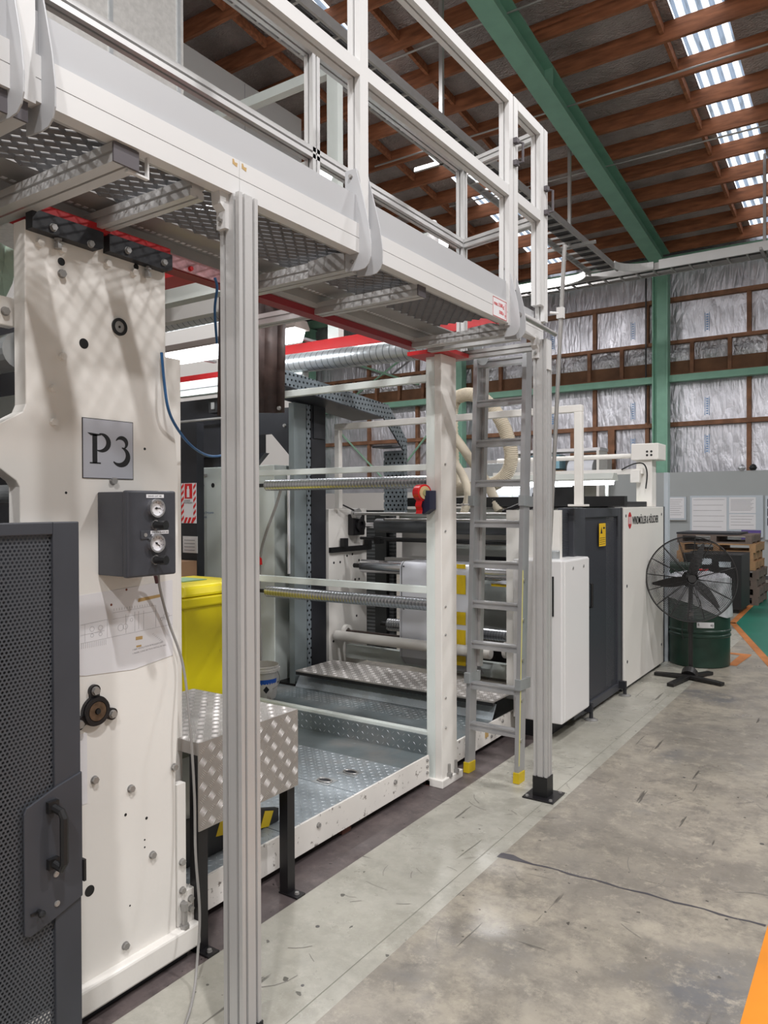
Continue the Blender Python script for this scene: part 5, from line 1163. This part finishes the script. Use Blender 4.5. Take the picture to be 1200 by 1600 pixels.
for i in range(13):
    t_ = i / 12; cur = (-2.60 + 0.30 * t_, 5.30 + 0.02 * math.sin(i), 0.985 - 0.01 * t_)
    if prev: fs.quad(prev, cur, (cur[0] + 0.02, cur[1] + 0.35, cur[2] + 0.02 * math.sin(i)), (prev[0] + 0.02, prev[1] + 0.35, prev[2] + 0.02 * math.sin(i - 1)))
    prev = cur
fs.build('film_fold', 'film', web)
MB().box(-2.58, -2.35, 5.296, 5.30, 0.965, 0.985).build('film_fold_edge', 'filmyellow', web)
# tube frame over the unit
gt = thing('tube_frame', (-2.9, 5.15, 1.56), 'cream square-tube frame arching over the coating unit', 'frame')
MB().box(-3.99, -1.80, 5.13, 5.18, 2.25, 2.30).build('top_tube', 'white', gt, bevel=0.004)
MB().box(-3.99, -3.94, 5.13, 5.18, 1.57, 2.25).build('upright_tube', 'white', gt, bevel=0.004)
MB().box(-1.855, -1.80, 5.13, 5.18, 1.60, 2.25).build('upright_tube', 'white', gt, bevel=0.004)
MB().box(-1.89, -1.77, 5.10, 5.21, 1.585, 1.60).build('tube_foot', 'white', gt, bevel=0.003)
# hoses
def hose(pts, r, lab):
    P = smooth_path(pts, 26)
    o = MB().tube(P, r, 14, lambda k: r * (1 + 0.05 * math.cos(k * PI))).build('extraction_hose', 'hose', smooth=60); return tag(o, lab, 'hose')
hose([(-3.40, 6.2, 1.75), (-3.42, 6.2, 2.1), (-3.42, 6.2, 2.52), (-3.30, 6.2, 2.62), (-3.12, 6.2, 2.58), (-2.96, 6.2, 2.42), (-2.86, 6.2, 2.22), (-2.82, 6.2, 2.02), (-2.88, 6.2, 1.86), (-3.05, 6.2, 1.77), (-3.4, 6.22, 1.74)], 0.062, 'thick cream corrugated hose looping highest behind the ladder')
hose([(-3.55, 6.05, 2.36), (-3.40, 6.05, 2.30), (-3.28, 6.05, 2.18), (-3.13, 6.05, 1.98), (-2.98, 6.05, 1.78), (-2.84, 6.0, 1.54)], 0.042, 'cream hose crossing diagonally down to the right behind the ladder')
hose([(-3.42, 5.85, 2.25), (-3.26, 5.85, 2.05), (-3.12, 5.85, 1.85), (-3.07, 5.85, 1.69), (-3.11, 5.85, 1.53)], 0.036, 'thin cream hose dropping left of the ladder beside the white side plate')
tag(MB().box(-4.4, -3.45, 8.05, 8.35, 0, 1.578).build('reel_stand', 'machine_grey'), 'grey stand under the white film reel behind the hoses', 'stand')
roller('film_reel', (-4.4, 8.2, 1.70), (-3.45, 8.2, 1.70), 0.12, 'film', 'white film reel lying behind the hoses', jl=0.05)
tag(MB().box(-4.35, -3.95, 7.6, 7.66, 0.0, 2.02).build('perforated_bracket', 'white'), 'cream drilled bracket plate behind the thin hose', 'bracket')
br = [o for o in bpy.data.objects if o.name.startswith('perforated_bracket')][0]
for i in range(7):
    a = i * PI / 3; cx, cz = (-4.15, 1.90) if i == 6 else (-4.15 + 0.07 * math.cos(a), 1.90 + 0.07 * math.sin(a))
    MB().cyl((cx, 7.598, cz), (cx, 7.602, cz), 0.022, n=14).build('bracket_hole', 'black', br)
tag(MB().box(-4.25, -3.75, 8.9, 9.5, 0, 2.15).build('machine_housing', 'wallcream', bevel=0.01), 'cream machine housing behind the hose loop', 'machine housing')
tag(MB().box(-4.25, -3.98, 8.6, 8.895, 0.0, 2.12).build('drive_motor', 'galv', bevel=0.01), 'grey drive motor between the hoses', 'motor')
bt = batten(-3.25, -1.98, 6.5, 1.835, 'long lit fluorescent light over the machine behind the far post', 'fluoro', 0.14)
for x in (-3.0, -2.08): MB().box(x - 0.012, x + 0.012, 6.575, 6.60, 1.625, 1.86).build('lamp_stand', 'machine_grey', bt)
batten(-3.9, -2.9, 8.0, 1.86, 'lit fluorescent light seen between the ladder rungs', 'fluoro_far', 0.14)

# ================================================================== RIGHT PART OF THE LINE
cbx = thing('control_cabinet', (-1.85, 5.1, 0.14), 'clean white control cabinet behind the far aluminium post', 'cabinet')
MB().box(-2.15, -1.80, 4.75, 5.28, 0.14, 1.225).build('cabinet_body', 'cabwhite', cbx, bevel=0.008)
MB().box(-1.803, -1.797, 4.80, 5.28, 0.15, 1.215).build('cabinet_door', 'cabwhite', cbx, bevel=0.002)
MB().box(-1.96, -1.855, 4.742, 4.75, 0.855, 1.12).build('display_screen', 'black', cbx)
for y in (4.95, 5.16): MB().cyl((-1.797, y, 1.165), (-1.793, y, 1.165), 0.010, n=12).build('door_lock', 'steel', cbx)
MB().lathe((-1.93, 4.95, 1.225), [(0.038, 0), (0.038, 0.05), (0.033, 0.056), (0, 0.056)], 24).build('beacon_base', 'galv', cbx)
MB().box(-2.15, -1.95, 4.85, 5.25, 0.0, 0.14).build('cabinet_plinth', 'dark2', cbx)
# dark guarding: mesh window, door, posts
gl_ = thing('guard_enclosure', (-1.9, 5.9, 0), 'dark perforated guard enclosure with door between white cabinet and machine panel', 'guard door')
MB().box(-2.0, -1.88, 5.20, 5.38, 0.05, 1.575).build('corner_post', 'dark', gl_, bevel=0.005)
MB().box(-2.3, -1.9, 4.97, 5.02, 0.2, 1.56).build('white_edge_strip', 'white', gl_)
MB().box(-1.925, -1.92, 5.02, 5.20, 0.4, 1.56).build('perforated_window', 'perf_far', gl_)
dr_ = MB(); dr_.box(-1.92, -1.885, 5.38, 5.45, 0.04, 1.57); dr_.box(-1.92, -1.885, 6.26, 6.34, 0.04, 1.57); dr_.box(-1.92, -1.885, 5.45, 6.26, 1.50, 1.57); dr_.box(-1.92, -1.885, 5.45, 6.26, 0.04, 0.10)
dr_ = dr_.build('door_frame', 'dark', gl_, bevel=0.003)
MB().box(-1.902, -1.900, 5.45, 6.26, 0.10, 1.50).build('perforated_sheet', 'perf_far', gl_)
MB().box(-2.02, -2.01, 5.38, 6.34, 0.05, 1.57).build('shade_sheet', 'black', gl_)  # black sheet added as the shade behind the perforation
MB().tube([(-1.885, 5.44, 1.02), (-1.83, 5.44, 1.01), (-1.83, 5.44, 0.84), (-1.885, 5.44, 0.83)], 0.011, 8).build('pull_handle', 'black', gl_)
MB().cyl((-1.885, 5.43, 0.76), (-1.845, 5.43, 0.76), 0.016, n=12).cyl((-1.885, 5.43, 0.70), (-1.85, 5.43, 0.70), 0.012, n=12).box(-1.885, -1.875, 5.41, 5.46, 0.66, 0.82).build('door_latch', 'black', gl_)
yl = MB().box(-1.8845, -1.8835, 5.77, 5.93, 1.27, 1.45).build('warning_label', 'yellowdecal', gl_, label='yellow warning label on the dark door')
for k in range(4): MB().box(-1.8834, -1.8830, 5.785, 5.915, 1.285 + k * 0.016, 1.289 + k * 0.016).build('text_line', 'ink', yl)
MB().prism([(5.80, 1.37), (5.85, 1.37), (5.825, 1.425)], 'x', -1.8834, -1.8830).box(-1.8834, -1.8830, 5.865, 5.91, 1.405, 1.42).build('warning_mark', 'ink', yl)
MB().box(-1.93, -1.885, 6.345, 6.39, 0.03, 1.57).build('hinge_post', 'dark2', gl_)
# machine panel with maker's name
mp = thing('machine_enclosure', (-1.86, 7.0, 0.03), 'large cream machine side panel with red emblem and black maker name', 'machine panel')
MB().box(-3.6, -1.87, 6.395, 7.70, 0.035, 1.572).build('panel_body', 'white', mp, bevel=0.004)
MB().box(-1.875, -1.868, 7.70, 7.74, 0.03, 1.575).box(-3.6, -1.90, 6.42, 7.70, 0.0, 0.035).build('panel_trim', 'dark', mp)
for (y, z) in ((6.43, 1.50), (7.62, 1.50), (6.46, 0.90), (6.47, 0.25), (7.62, 0.22)): MB().cyl((-1.87, y, z), (-1.867, y, z), 0.013, n=12).build('panel_screw', 'dark', mp)
em = MB().box(-1.8695, -1.868, 6.50, 6.59, 1.415, 1.505)
em = em.build('maker_emblem', 'red', mp); MB().prism([(6.502, 1.505), (6.588, 1.505), (6.56, 1.530), (6.53, 1.530)], 'x', -1.8695, -1.868).prism([(6.502, 1.415), (6.53, 1.39), (6.56, 1.39), (6.588, 1.415)], 'x', -1.8695, -1.868).build('emblem_tips', 'red', em)
for k in range(4): MB().box(-1.868, -1.8675, 6.512 + k * 0.018, 6.522 + k * 0.018, 1.43, 1.49).build('emblem_bar', 'paper', em)
text_obj('WINDMÖLLER & HÖLSCHER', 0.098, (-1.868, 6.62, 1.425), (0, 1, 0), (0, 0, 1), 'maker_name', 'ink', mp, 0.0006, 0.70, 0.0006)
MB().box(-3.3, -1.95, 6.2, 7.4, 1.575, 1.625).build('black_top_tray', 'black', mp, bevel=0.006)
MB().box(-2.2, -2.02, 7.42, 7.6, 1.573, 1.62).build('foam_block', mat('pale_yellow_foam', (0.62, 0.62, 0.42), 0.7), mp)
for (y, w_) in ((6.30, 0.0), (5.45, 0.0)):
    l = MB().cyl((-1.84, y, 0.012), (-1.84, y, 0.10), 0.014, n=10).box(-1.95, -1.83, y - 0.02, y + 0.02, 0.06, 0.12).build('levelling_foot', 'dark2', mp if y > 6 else gl_)
    MB().lathe((-1.84, y, 0), [(0.05, 0), (0.05, 0.006), (0.03, 0.014), (0, 0.016)], 20).build('foot_pad', 'steel', l)
# sensor mast
sm = thing('sensor_mast', (-1.98, 7.6, 1.58), 'cream mast with square head box and two long arms above the machine panel', 'sensor mast')
MB().box(-2.08, -1.93, 7.50, 7.66, 1.575, 2.03).build('mast', 'white', sm, bevel=0.005)
hd = MB().box(-2.12, -1.86, 7.46, 7.76, 2.03, 2.19).build('head_box', 'white', sm, bevel=0.008)
for sx in (0, 1):
    for sz in (0, 1): MB().cyl((-1.965 + sx * 0.04, 7.4605, 2.075 + sz * 0.035), (-1.965 + sx * 0.04, 7.457, 2.075 + sz * 0.035), 0.011, n=12).build('head_hole', 'black', hd)
MB().cyl((-3.6, 7.56, 2.08), (-2.12, 7.56, 2.08), 0.024, n=12).build('upper_arm', 'white', sm)
MB().box(-3.6, -2.0, 7.44, 7.50, 1.895, 1.945).build('lower_arm', 'white', sm)
MB().box(-2.11, -2.02, 7.40, 7.46, 1.81, 1.93).build('lower_box', 'white', sm, bevel=0.004)
MB().tube(smooth_path([(-2.2, 7.42, 1.94), (-2.08, 7.40, 1.99), (-1.99, 7.42, 1.99), (-1.96, 7.44, 1.9), (-1.975, 7.45, 1.75)], 6), 0.007, 6).build('mast_cable', 'black', sm)
tag(MB().box(-1.915, -1.875, 7.9, 7.98, 0.0, 1.92).build('notice_strip', 'board'), 'narrow pale blue notice strip behind the sensor mast', 'notice')

# ladder
ld = thing('extension_ladder', (-1.93, 4.05, 0), 'aluminium extension ladder with yellow feet leaning at the walkway end', 'ladder')
LT = 2.52
def lp(x, z, dy=0.0): return Vector((x, 4.0 + 0.13 * z / 2.5 + dy, z))
Cs = prof(0.030, 0.072, left=(), gw=0.04)
for x, s in ((-2.095, -1), (-1.775, 1)):
    st_ = MB().bar(lp(x, 0.03), lp(x, LT), [(-0.012, -0.036), (0.014, -0.036), (0.014, 0.05), (-0.012, 0.05)], (0, 1, 0)).build('stile', 'ladder', ld)
    MB().rect(lp(x, 0.0), lp(x, 0.06), 0.036, 0.085, (0, 1, 0)).build('ladder_foot', 'tape_yellow', st_)
    sec = MB().rect(lp(x - s * 0.022, 0.62, 0.065), lp(x - s * 0.022, LT - 0.02, 0.065), 0.018, 0.045, (0, 1, 0)).build('fly_stile', 'alu_dull', ld)
    for z in (0.56, 1.62):
        MB().rect(lp(x + s * 0.004, z - 0.03, 0.02), lp(x + s * 0.004, z + 0.03, 0.02), 0.034, 0.15, (0, 1, 0)).build('stile_bracket', 'galv', ld)
for i in range(10):
    z = 0.275 + i * 0.242
    r = MB().bar(lp(-2.083, z), lp(-1.787, z), prof(0.050, 0.042, right=(0.004,), left=(0.004,), gw=0.014, gd=0.010)).build('rung', 'ladder', ld)
MB().bar(lp(-1.775 + 0.0125, 0.10, -0.03), lp(-1.775 + 0.0125, 1.22, -0.03), [(-0.001, -0.006), (0.001, -0.006), (0.001, 0.006), (-0.001, 0.006)], (0, 1, 0)).build('yellow_sight_strip', mat('pale_yellow_strip', (0.65, 0.60, 0.22), 0.5), ld)
for z in (0.24, 0.47, 0.70, 0.93, 1.16): MB().cyl(lp(-1.762, z, -0.01), lp(-1.757, z, -0.01), 0.012, n=10).build('rung_end', 'steel', ld)
MB().cyl(lp(-2.04, 2.47, -0.06), lp(-2.035, 2.47, -0.066), 0.033, n=28).cyl(lp(-2.037, 2.47, -0.06), lp(-2.037, 2.60, -0.06), 0.002, n=6).build('round_tag', 'galv', ld)
# long round bar fixed to the end post
pb2 = thing('round_bar', (-1.55, 3.965, 1.2), 'long steel round bar leaning at the end post of the walkway', 'bar')
MB().cyl((-1.60, 3.975, 0.9), (-1.485, 3.965, 3.02), 0.0115, n=14).build('bar', 'steel', pb2)
MB().box(-1.525, -1.488, 3.945, 3.975, 2.62, 2.68).cyl((-1.56, 3.94, 2.655), (-1.50, 3.955, 2.645), 0.008, n=8).build('clamp', 'alu_white', pb2)

# pedestal fan
fn = thing('pedestal_fan', (-1.50, 7.20, 0), 'large black pedestal fan with wire cage in front of the green drum', 'fan')
FC = Vector((-1.50, 7.18, 0.92)); tilt = dg(12)
fwd = Vector((0.30, -0.93, 0.10)).normalized(); rt = fwd.cross(Vector((0, 0, 1))).normalized(); upv = rt.cross(fwd).normalized()
MB().cyl((-1.53, 7.30, 0.03), (-1.53, 7.30, 0.86), 0.020, n=16).cyl((-1.53, 7.30, 0.42), (-1.53, 7.30, 0.56), 0.027, n=16).build('pole', 'fan', fn)
MB().cyl((-1.53, 7.30, 0.565), (-1.53, 7.30, 0.625), 0.026, n=16).build('pole_collar', mat('tan_tape', (0.14, 0.12, 0.11), 0.6), fn)
bs = MB()
for (x, y) in ((-1.83, 7.22), (-1.60, 6.82), (-1.22, 7.10), (-1.40, 7.52)): bs.rect((-1.53, 7.30 - 0.1, 0.03), (x, y, 0.016), 0.06, 0.03)
bs.cyl((-1.53, 7.22, 0.02), (-1.53, 7.28, 0.055), 0.07); bs.build('base_legs', 'fan', fn, bevel=0.004)
mo = MB().cyl(FC - fwd * 0.10, FC - fwd * 0.26, 0.075, 0.062, n=24).build('motor', 'fan', fn); MB().cyl(FC - fwd * 0.13, Vector((-1.53, 7.30, 0.86)), 0.02).build('motor_neck', 'fan', mo)
def circ(c, r, n=56): return [c + rt * (r * math.cos(2 * PI * i / n)) + upv * (r * math.sin(2 * PI * i / n)) for i in range(n + 1)]
RF = 0.385
MB().tube(circ(FC - fwd * 0.0, RF, 64), 0.007, 6).build('cage_rim', 'fan', fn)
for side, nm in ((1, 'front_cage'), (-1, 'rear_cage')):
    cg = MB()
    for i in range(26):
        r = 0.05 + (RF - 0.05) * i / 26; dpt = 0.085 * math.cos((r / RF) * PI / 2) ** 0.7
        cg.tube(circ(FC + fwd * dpt * side, r, 48), 0.0021, 4)
    for i in range(16):
        a = 2 * PI * i / 16 + 0.1; d = rt * math.cos(a) + upv * math.sin(a); pts = []
        for k in range(9):
            r = 0.05 + (RF - 0.05) * k / 8; dpt = 0.085 * max(0, math.cos((r / RF) * PI / 2)) ** 0.7; pts.append(FC + d * r + fwd * dpt * side)
        cg.tube(pts, 0.0030, 4)
    cg.build(nm, 'fan', fn)
MB().cyl(FC + fwd * 0.07, FC - fwd * 0.05, 0.035, 0.05, n=24).build('hub', 'fan', fn)
for k in range(3):
    a0 = dg((103, 346, 222)[k]); bl = MB(); prev = None
    for i in range(9):
        r = 0.04 + 0.30 * i / 8; wd = (0.024 + 0.026 * math.sin(PI * min(1, i / 8 * 0.8 + 0.1))) * (1 - 0.72 * (i / 8) ** 2.2); tw = 0.45 - 0.28 * i / 8
        a = a0 + 0.10 * (i / 8); d = rt * math.cos(a) + upv * math.sin(a); e = upv * math.cos(a) - rt * math.sin(a)
        cur = (FC + d * r + e * wd + fwd * wd * tw, FC + d * r - e * wd - fwd * wd * tw)
        if prev: bl.quad(prev[0], prev[1], cur[1], cur[0])
        prev = cur
    bo = bl.build('fan_blade', 'fan', fn); md = bo.modifiers.new('solid', 'SOLIDIFY'); md.thickness = 0.003
MB().tube(smooth_path([(-1.52, 7.27, 0.80), (-1.44, 7.25, 0.72), (-1.45, 7.25, 0.66), (-1.56, 7.26, 0.58), (-1.60, 7.27, 0.45), (-1.59, 7.28, 0.35)], 6), 0.004, 6).build('power_cable', 'black', fn)
# drum with bag
dm_ = thing('steel_drum', (-1.60, 8.02, 0), 'dark green steel drum used as a rubbish bin behind the fan', 'drum')
Dr = 0.285
MB().lathe((-1.60, 8.02, 0), [(Dr - 0.01, 0), (Dr, 0.008), (Dr, 0.29), (Dr + 0.009, 0.30), (Dr + 0.009, 0.315), (Dr, 0.325), (Dr, 0.335), (Dr + 0.009, 0.345), (Dr + 0.009, 0.36), (Dr, 0.37), (Dr, 0.60), (Dr + 0.009, 0.61), (Dr, 0.62), (Dr, 0.84), (Dr + 0.008, 0.85), (Dr - 0.01, 0.86), (Dr - 0.012, 0.5), (0, 0.49)], 48).build('drum_shell', 'drum', dm_, smooth=35)
lbm = MB()
for i in range(8):
    a0, a1 = dg(-83 + i * 4), dg(-79 + i * 4); r = Dr + 0.001
    lbm.quad(*[(-1.60 + r * math.cos(a), 8.02 + r * math.sin(a), z) for a, z in ((a0, 0.395), (a1, 0.395), (a1, 0.45), (a0, 0.45))])
lbm = lbm.build('drum_label', 'paper', dm_)
text_obj('Rubbish Only', 0.042, (-1.60 + (Dr + 0.004) * math.cos(dg(-81)), 8.02 + (Dr + 0.004) * math.sin(dg(-81)), 0.41), (math.cos(dg(22)), math.sin(dg(22)), 0), (0, 0, 1), 'label_text', 'ink', lbm, 0.0002, 0.62)
bg = MB(); nA, nZ = 44, 9
for j in range(nZ + 1):
    for i in range(nA):
        a = 2 * PI * i / nA; t_ = j / nZ
        if t_ < 0.55: r = Dr + 0.014 + 0.010 * math.sin(a * 9 + j) * (1 - t_); z = (0.585 + 0.015 * math.sin(a * 3) - 0.10 * math.cos(a - 0.2)) * (1 - t_ / 0.55) + 0.87 * (t_ / 0.55)
        else: s_ = (t_ - 0.55) / 0.45; r = (Dr + 0.012) * (1 - 0.75 * s_) ; z = 0.87 + 0.035 * math.sin(PI * s_ * 0.9) + 0.012 * math.sin(a * 5 + j * 2)
        bg.v.append((-1.60 + r * math.cos(a), 8.02 + r * math.sin(a), z))
for j in range(nZ):
    for i in range(nA):
        k = (i + 1) % nA; bg.f.append((j * nA + i, j * nA + k, (j + 1) * nA + k, (j + 1) * nA + i)); bg.mi.append(0)
bg.f.append(tuple(nZ * nA + i for i in range(nA))); bg.mi.append(0)
tag(bg.build('bin_liner', 'plastic', smooth=60), 'translucent white plastic liner folded over the green drum rim', 'bin liner')
tag(MB().box(-1.60, -1.50, 7.86, 7.95, 0.945, 0.955).build('red_wrapper', 'redtape'), 'small red wrapper on the plastic liner behind the fan', 'wrapper')
# pallets and dark bins behind
def pallet(x, y, z, mt, lab, w_=1.15, d_=1.0, grp='pallets stacked behind the fan'):
    t = thing('pallet', (x, y, z), lab, 'pallet', grp)
    for k in range(6): MB().box(x - w_ / 2, x + w_ / 2, y - d_ / 2 + k * d_ / 5.4, y - d_ / 2 + k * d_ / 5.4 + 0.10, z + 0.115, z + 0.137).build('deck_board', mt, t)
    for k in range(3): MB().box(x - w_ / 2 + k * (w_ - 0.09) / 2, x - w_ / 2 + k * (w_ - 0.09) / 2 + 0.09, y - d_ / 2, y + d_ / 2, z + 0.022, z + 0.115).build('bearer', mt, t)
    for k in range(3): MB().box(x - w_ / 2, x + w_ / 2, y - d_ / 2 + k * (d_ - 0.1) / 2, y - d_ / 2 + k * (d_ - 0.1) / 2 + 0.10, z, z + 0.022).build('bottom_board', mt, t)
    return t
LB = ['lowest weathered pallet of the stack behind the fan', 'second pallet from the floor in the stack behind the fan', 'third pallet from the floor in the stack behind the fan', 'fourth pallet from the floor in the stack behind the fan', 'middle pale pallet of the stack behind the fan', 'pale pallet third from the top of the stack behind the fan', 'bright pale timber pallet under the two dark top pallets']
for k in range(7): pallet(-2.35 + (0.05 if k < 4 else 0.0) + 0.02 * math.sin(k * 2.2), 13.5, k * 0.138, 'palletold' if k < 4 else 'pallet', LB[k])
pallet(-2.38, 13.5, 7 * 0.138, 'palletold', 'grey weathered top pallet of the stack behind the fan', 1.12)
tag(MB().box(-2.95, -2.0, 13.0, 13.9, 8 * 0.138 + 0.002, 8 * 0.138 + 0.03).build('dark_sheet', 'dark2'), 'dark sheet lying on the top pallet', 'sheet')
kb = thing('dark_crate', (-2.2, 12.3, 0), 'large near-black crate with papers stuck on it in front of the pallets', 'crate')
MB().box(-2.60, -1.80, 11.9, 12.7, 0.05, 0.86).build('crate_body', 'black', kb, bevel=0.01)
for (x, z, w_, h_) in ((-2.34, 0.70, 0.14, 0.09), (-2.10, 0.67, 0.16, 0.08), (-2.34, 0.36, 0.24, 0.16)): MB().box(x, x + w_, 11.893, 11.897, z, z + h_).build('pasted_paper', 'board', kb)
for x in (-2.5, -1.9): MB().box(x - 0.06, x + 0.06, 11.95, 12.65, 0, 0.05).build('skid', 'black', kb)
k2 = thing('dark_tub', (-2.9, 10.6, 0), 'dark green-black tub with a pale label left behind the fan cage', 'tub')
taper(MB(), -2.55, 10.9, 0.60, 0.5, 0.0, 0.72, 0.6, 0.78).build('tub_body', 'drum', k2, bevel=0.02)
MB().box(-2.82, -2.60, 10.585, 10.59, 0.60, 0.74).build('tub_label', 'board', k2)

# notice boards on the partition
def noticeboard(x0, x1, z0, z1, lab, papers):
    t = thing('notice_board', ((x0 + x1) / 2, 17.58, z0), lab, 'notice board')
    MB().box(x0, x1, 17.575, 17.598, z0, z1).build('board_panel', 'board', t)
    MB().box(x0, x1, 17.55, 17.575, z0 - 0.02, z0).build('pen_ledge', 'alu_dull', t)
    for (a, b_, c, d, mt, lines) in papers:
        p = MB().box(a, b_, 17.570, 17.574, c, d).build('pinned_sheet', mt, t)
        if lines:
            l = MB()
            for k in range(lines): l.box(a + 0.03, b_ - 0.04 - 0.03 * (k % 3), 17.568, 17.5695, d - 0.05 - k * (d - c - 0.08) / lines, d - 0.043 - k * (d - c - 0.08) / lines)
            l.build('printed_lines', 'line', p)
    return t
noticeboard(-3.70, -2.24, 0.90, 1.78, 'long pale notice board with papers and purple sheet above the pallets', [(-3.66, -2.95, 0.95, 1.74, 'paper', 6), (-2.90, -2.38, 1.40, 1.74, 'paper', 9), (-2.90, -2.38, 1.05, 1.38, 'paper', 4), (-2.66, -2.28, 0.84, 1.04, 'purple', 0)])
noticeboard(-2.20, -0.8, 0.85, 1.77, 'right pale notice board with three dark labels', [(-2.16, -2.10, 1.54, 1.70, 'navy', 0), (-2.16, -2.10, 1.34, 1.50, 'navy', 0), (-2.16, -2.10, 1.14, 1.30, 'navy', 0), (-2.08, -1.0, 1.53, 1.70, 'paper', 1), (-2.08, -1.0, 1.33, 1.50, 'paper', 1)])
noticeboard(-4.18, -3.78, 1.25, 1.76, 'small pale notice sheet left of the long notice board', [(-4.15, -3.82, 1.28, 1.74, 'paper', 8)])
tag(MB().box(-4.9, -4.28, 16.0, 16.1, 0, 1.66).build('monitor', 'board'), 'pale blue screen on top of the far side of the machine', 'screen')
for (x, lab) in ((-2.66, 'bright foil scrap on top of the partition'), (-2.44, 'dark gun-shaped tool on top of the partition')):
    tag(MB().lathe((x, 17.62, 2.315), [(0.05, 0), (0.08, 0.05), (0.06, 0.10), (0.02, 0.13)], 10).build('foil_scrap' if x < -2.5 else 'hand_tool', 'crumple' if x < -2.5 else 'black'), lab, 'scrap' if x < -2.5 else 'tool')
# shelf of stock behind the machine
sh = thing('stock_shelf', (-6.3, 17.2, 0), 'white shelf with boxes and rolls low on the far wall', 'shelf')
MB().box(-7.6, -5.5, 16.9, 17.5, 2.83, 2.90).build('shelf_board', 'paper', sh)
for x in (-7.55, -5.55): MB().box(x - 0.03, x + 0.03, 16.9, 17.5, 0, 2.83).build('shelf_side', 'white', sh)
MB().box(-7.5, -5.6, 16.9, 17.5, 2.05, 2.09).build('shelf_board', 'green', sh)
tag(MB().box(-7.4, -6.5, 17.0, 17.4, 2.45, 2.78).build('blue_carton', 'blueshade'), 'light blue carton on the shelf at the far wall', 'carton')
tag(MB().box(-7.45, -6.4, 17.0, 17.4, 2.092, 2.40).build('pale_carton', 'pallet'), 'pale brown carton on the lower shelf at the far wall', 'carton')
tag(MB().cyl((-6.3, 17.2, 2.38), (-5.7, 17.2, 2.38), 0.26, n=28).build('film_reel', 'film'), 'white film reel on the shelf at the far wall', 'film reel')
tag(MB().box(-4.05, -3.5, 10.0, 10.1, 0, 1.9).build('black_rack', 'black'), 'black rack behind the long fluorescent light', 'rack')
# fire extinguisher sign and column behind
fc = thing('black_upright', (-4.95, 4.42, 0), 'black upright beside the cabinet carrying the fire extinguisher sign', 'column')
MB().box(-5.04, -4.84, 4.34, 4.42, 0.0, 2.30).build('upright', 'dark2', fc)
fsn = thing('fire_extinguisher_sign', (-4.93, 4.33, 1.45), 'red and white striped fire extinguisher sign beside the pale cabinet', 'sign')
MB().box(-5.02, -4.84, 4.330, 4.336, 1.45, 1.79).build('sign_board', 'paper', fsn)
MB().box(-4.975, -4.885, 4.326, 4.330, 1.66, 1.785).build('red_symbol_panel', 'fire', fsn)
MB().box(-4.945, -4.915, 4.323, 4.326, 1.67, 1.74).box(-4.938, -4.922, 4.323, 4.326, 1.74, 1.765).build('extinguisher_symbol', 'paper', fsn)
for k in range(6):
    z = 1.46 + k * 0.055
    for (xx0, xx1) in ((-5.02, -4.99), (-4.87, -4.84)): MB().prism([(xx0, z), (xx1, z + 0.03), (xx1, z + 0.055), (xx0, z + 0.025)][::-1], 'y', 4.327, 4.330).build('red_stripe', 'fire', fsn)
for k in range(3): MB().prism([(-4.99 + k * 0.045, 1.452), (-4.965 + k * 0.045, 1.452), (-4.94 + k * 0.045, 1.50), (-4.965 + k * 0.045, 1.50)], 'y', 4.326, 4.330).build('red_stripe', 'fire', fsn)
text_obj('LOCATION OF\nFIRE EXTINGUISHER', 0.017, (-4.985, 4.325, 1.635), (1, 0, 0), (0, 0, 1), 'sign_text', 'ink', fsn, 0.0001, 0.7)
nt = MB().box(-5.0, -4.82, 4.325, 4.329, 1.20, 1.34).build('tag_card', 'paper'); tag(nt, 'white card with writing hanging below the fire extinguisher sign', 'card')
for k in range(4): MB().box(-4.98, -4.85, 4.323, 4.325, 1.22 + k * 0.028, 1.226 + k * 0.028).build('text_line', 'line', nt)
tag(MB().box(-5.1, -4.80, 4.10, 4.30, 0.99, 1.14).build('cardboard_box', 'cardboard'), 'brown cardboard box standing behind the yellow bin', 'box')
bx = MB().box(-5.05, -4.85, 4.12, 4.28, 0.0, 0.985).build('box_pedestal', 'dark2'); tag(bx, 'dark pedestal under the brown cardboard box', 'pedestal')

# ------------------------------------------------------------------ shared groups of like things
GROUPS = {'fluorescent_light': 'fluorescent lights above the machines', 'bulkhead_light': 'bulkhead lights under the walkway', 'extraction_hose': 'cream extraction hoses behind the ladder',
          'steel_column': 'green steel columns of the far wall', 'tray_hanger': 'struts hanging from the roof', 'conduit': 'conduits under the roof', 'cable_tray': 'overhead cable trays',
          'notice_board': 'notice boards on the far partition', 'idler_roller': 'idler rollers between the cross rails', 'steel_roller': 'steel rollers of the coating unit', 'cross_rod': 'thin rods above the rubber roller',
          'red_cross_beam': 'red cross beams of the machine', 'spiral_duct': 'spiral ducts of the machine', 'cross_brace': 'bracing rods of the far wall', 'blue_cable': 'blue cables beside the P3 frame'}
for o in bpy.data.objects:
    if o.parent is None and o.get('category'):
        g = GROUPS.get(o.name.split('.')[0])
        if g and not o.get('group'): o['group'] = g
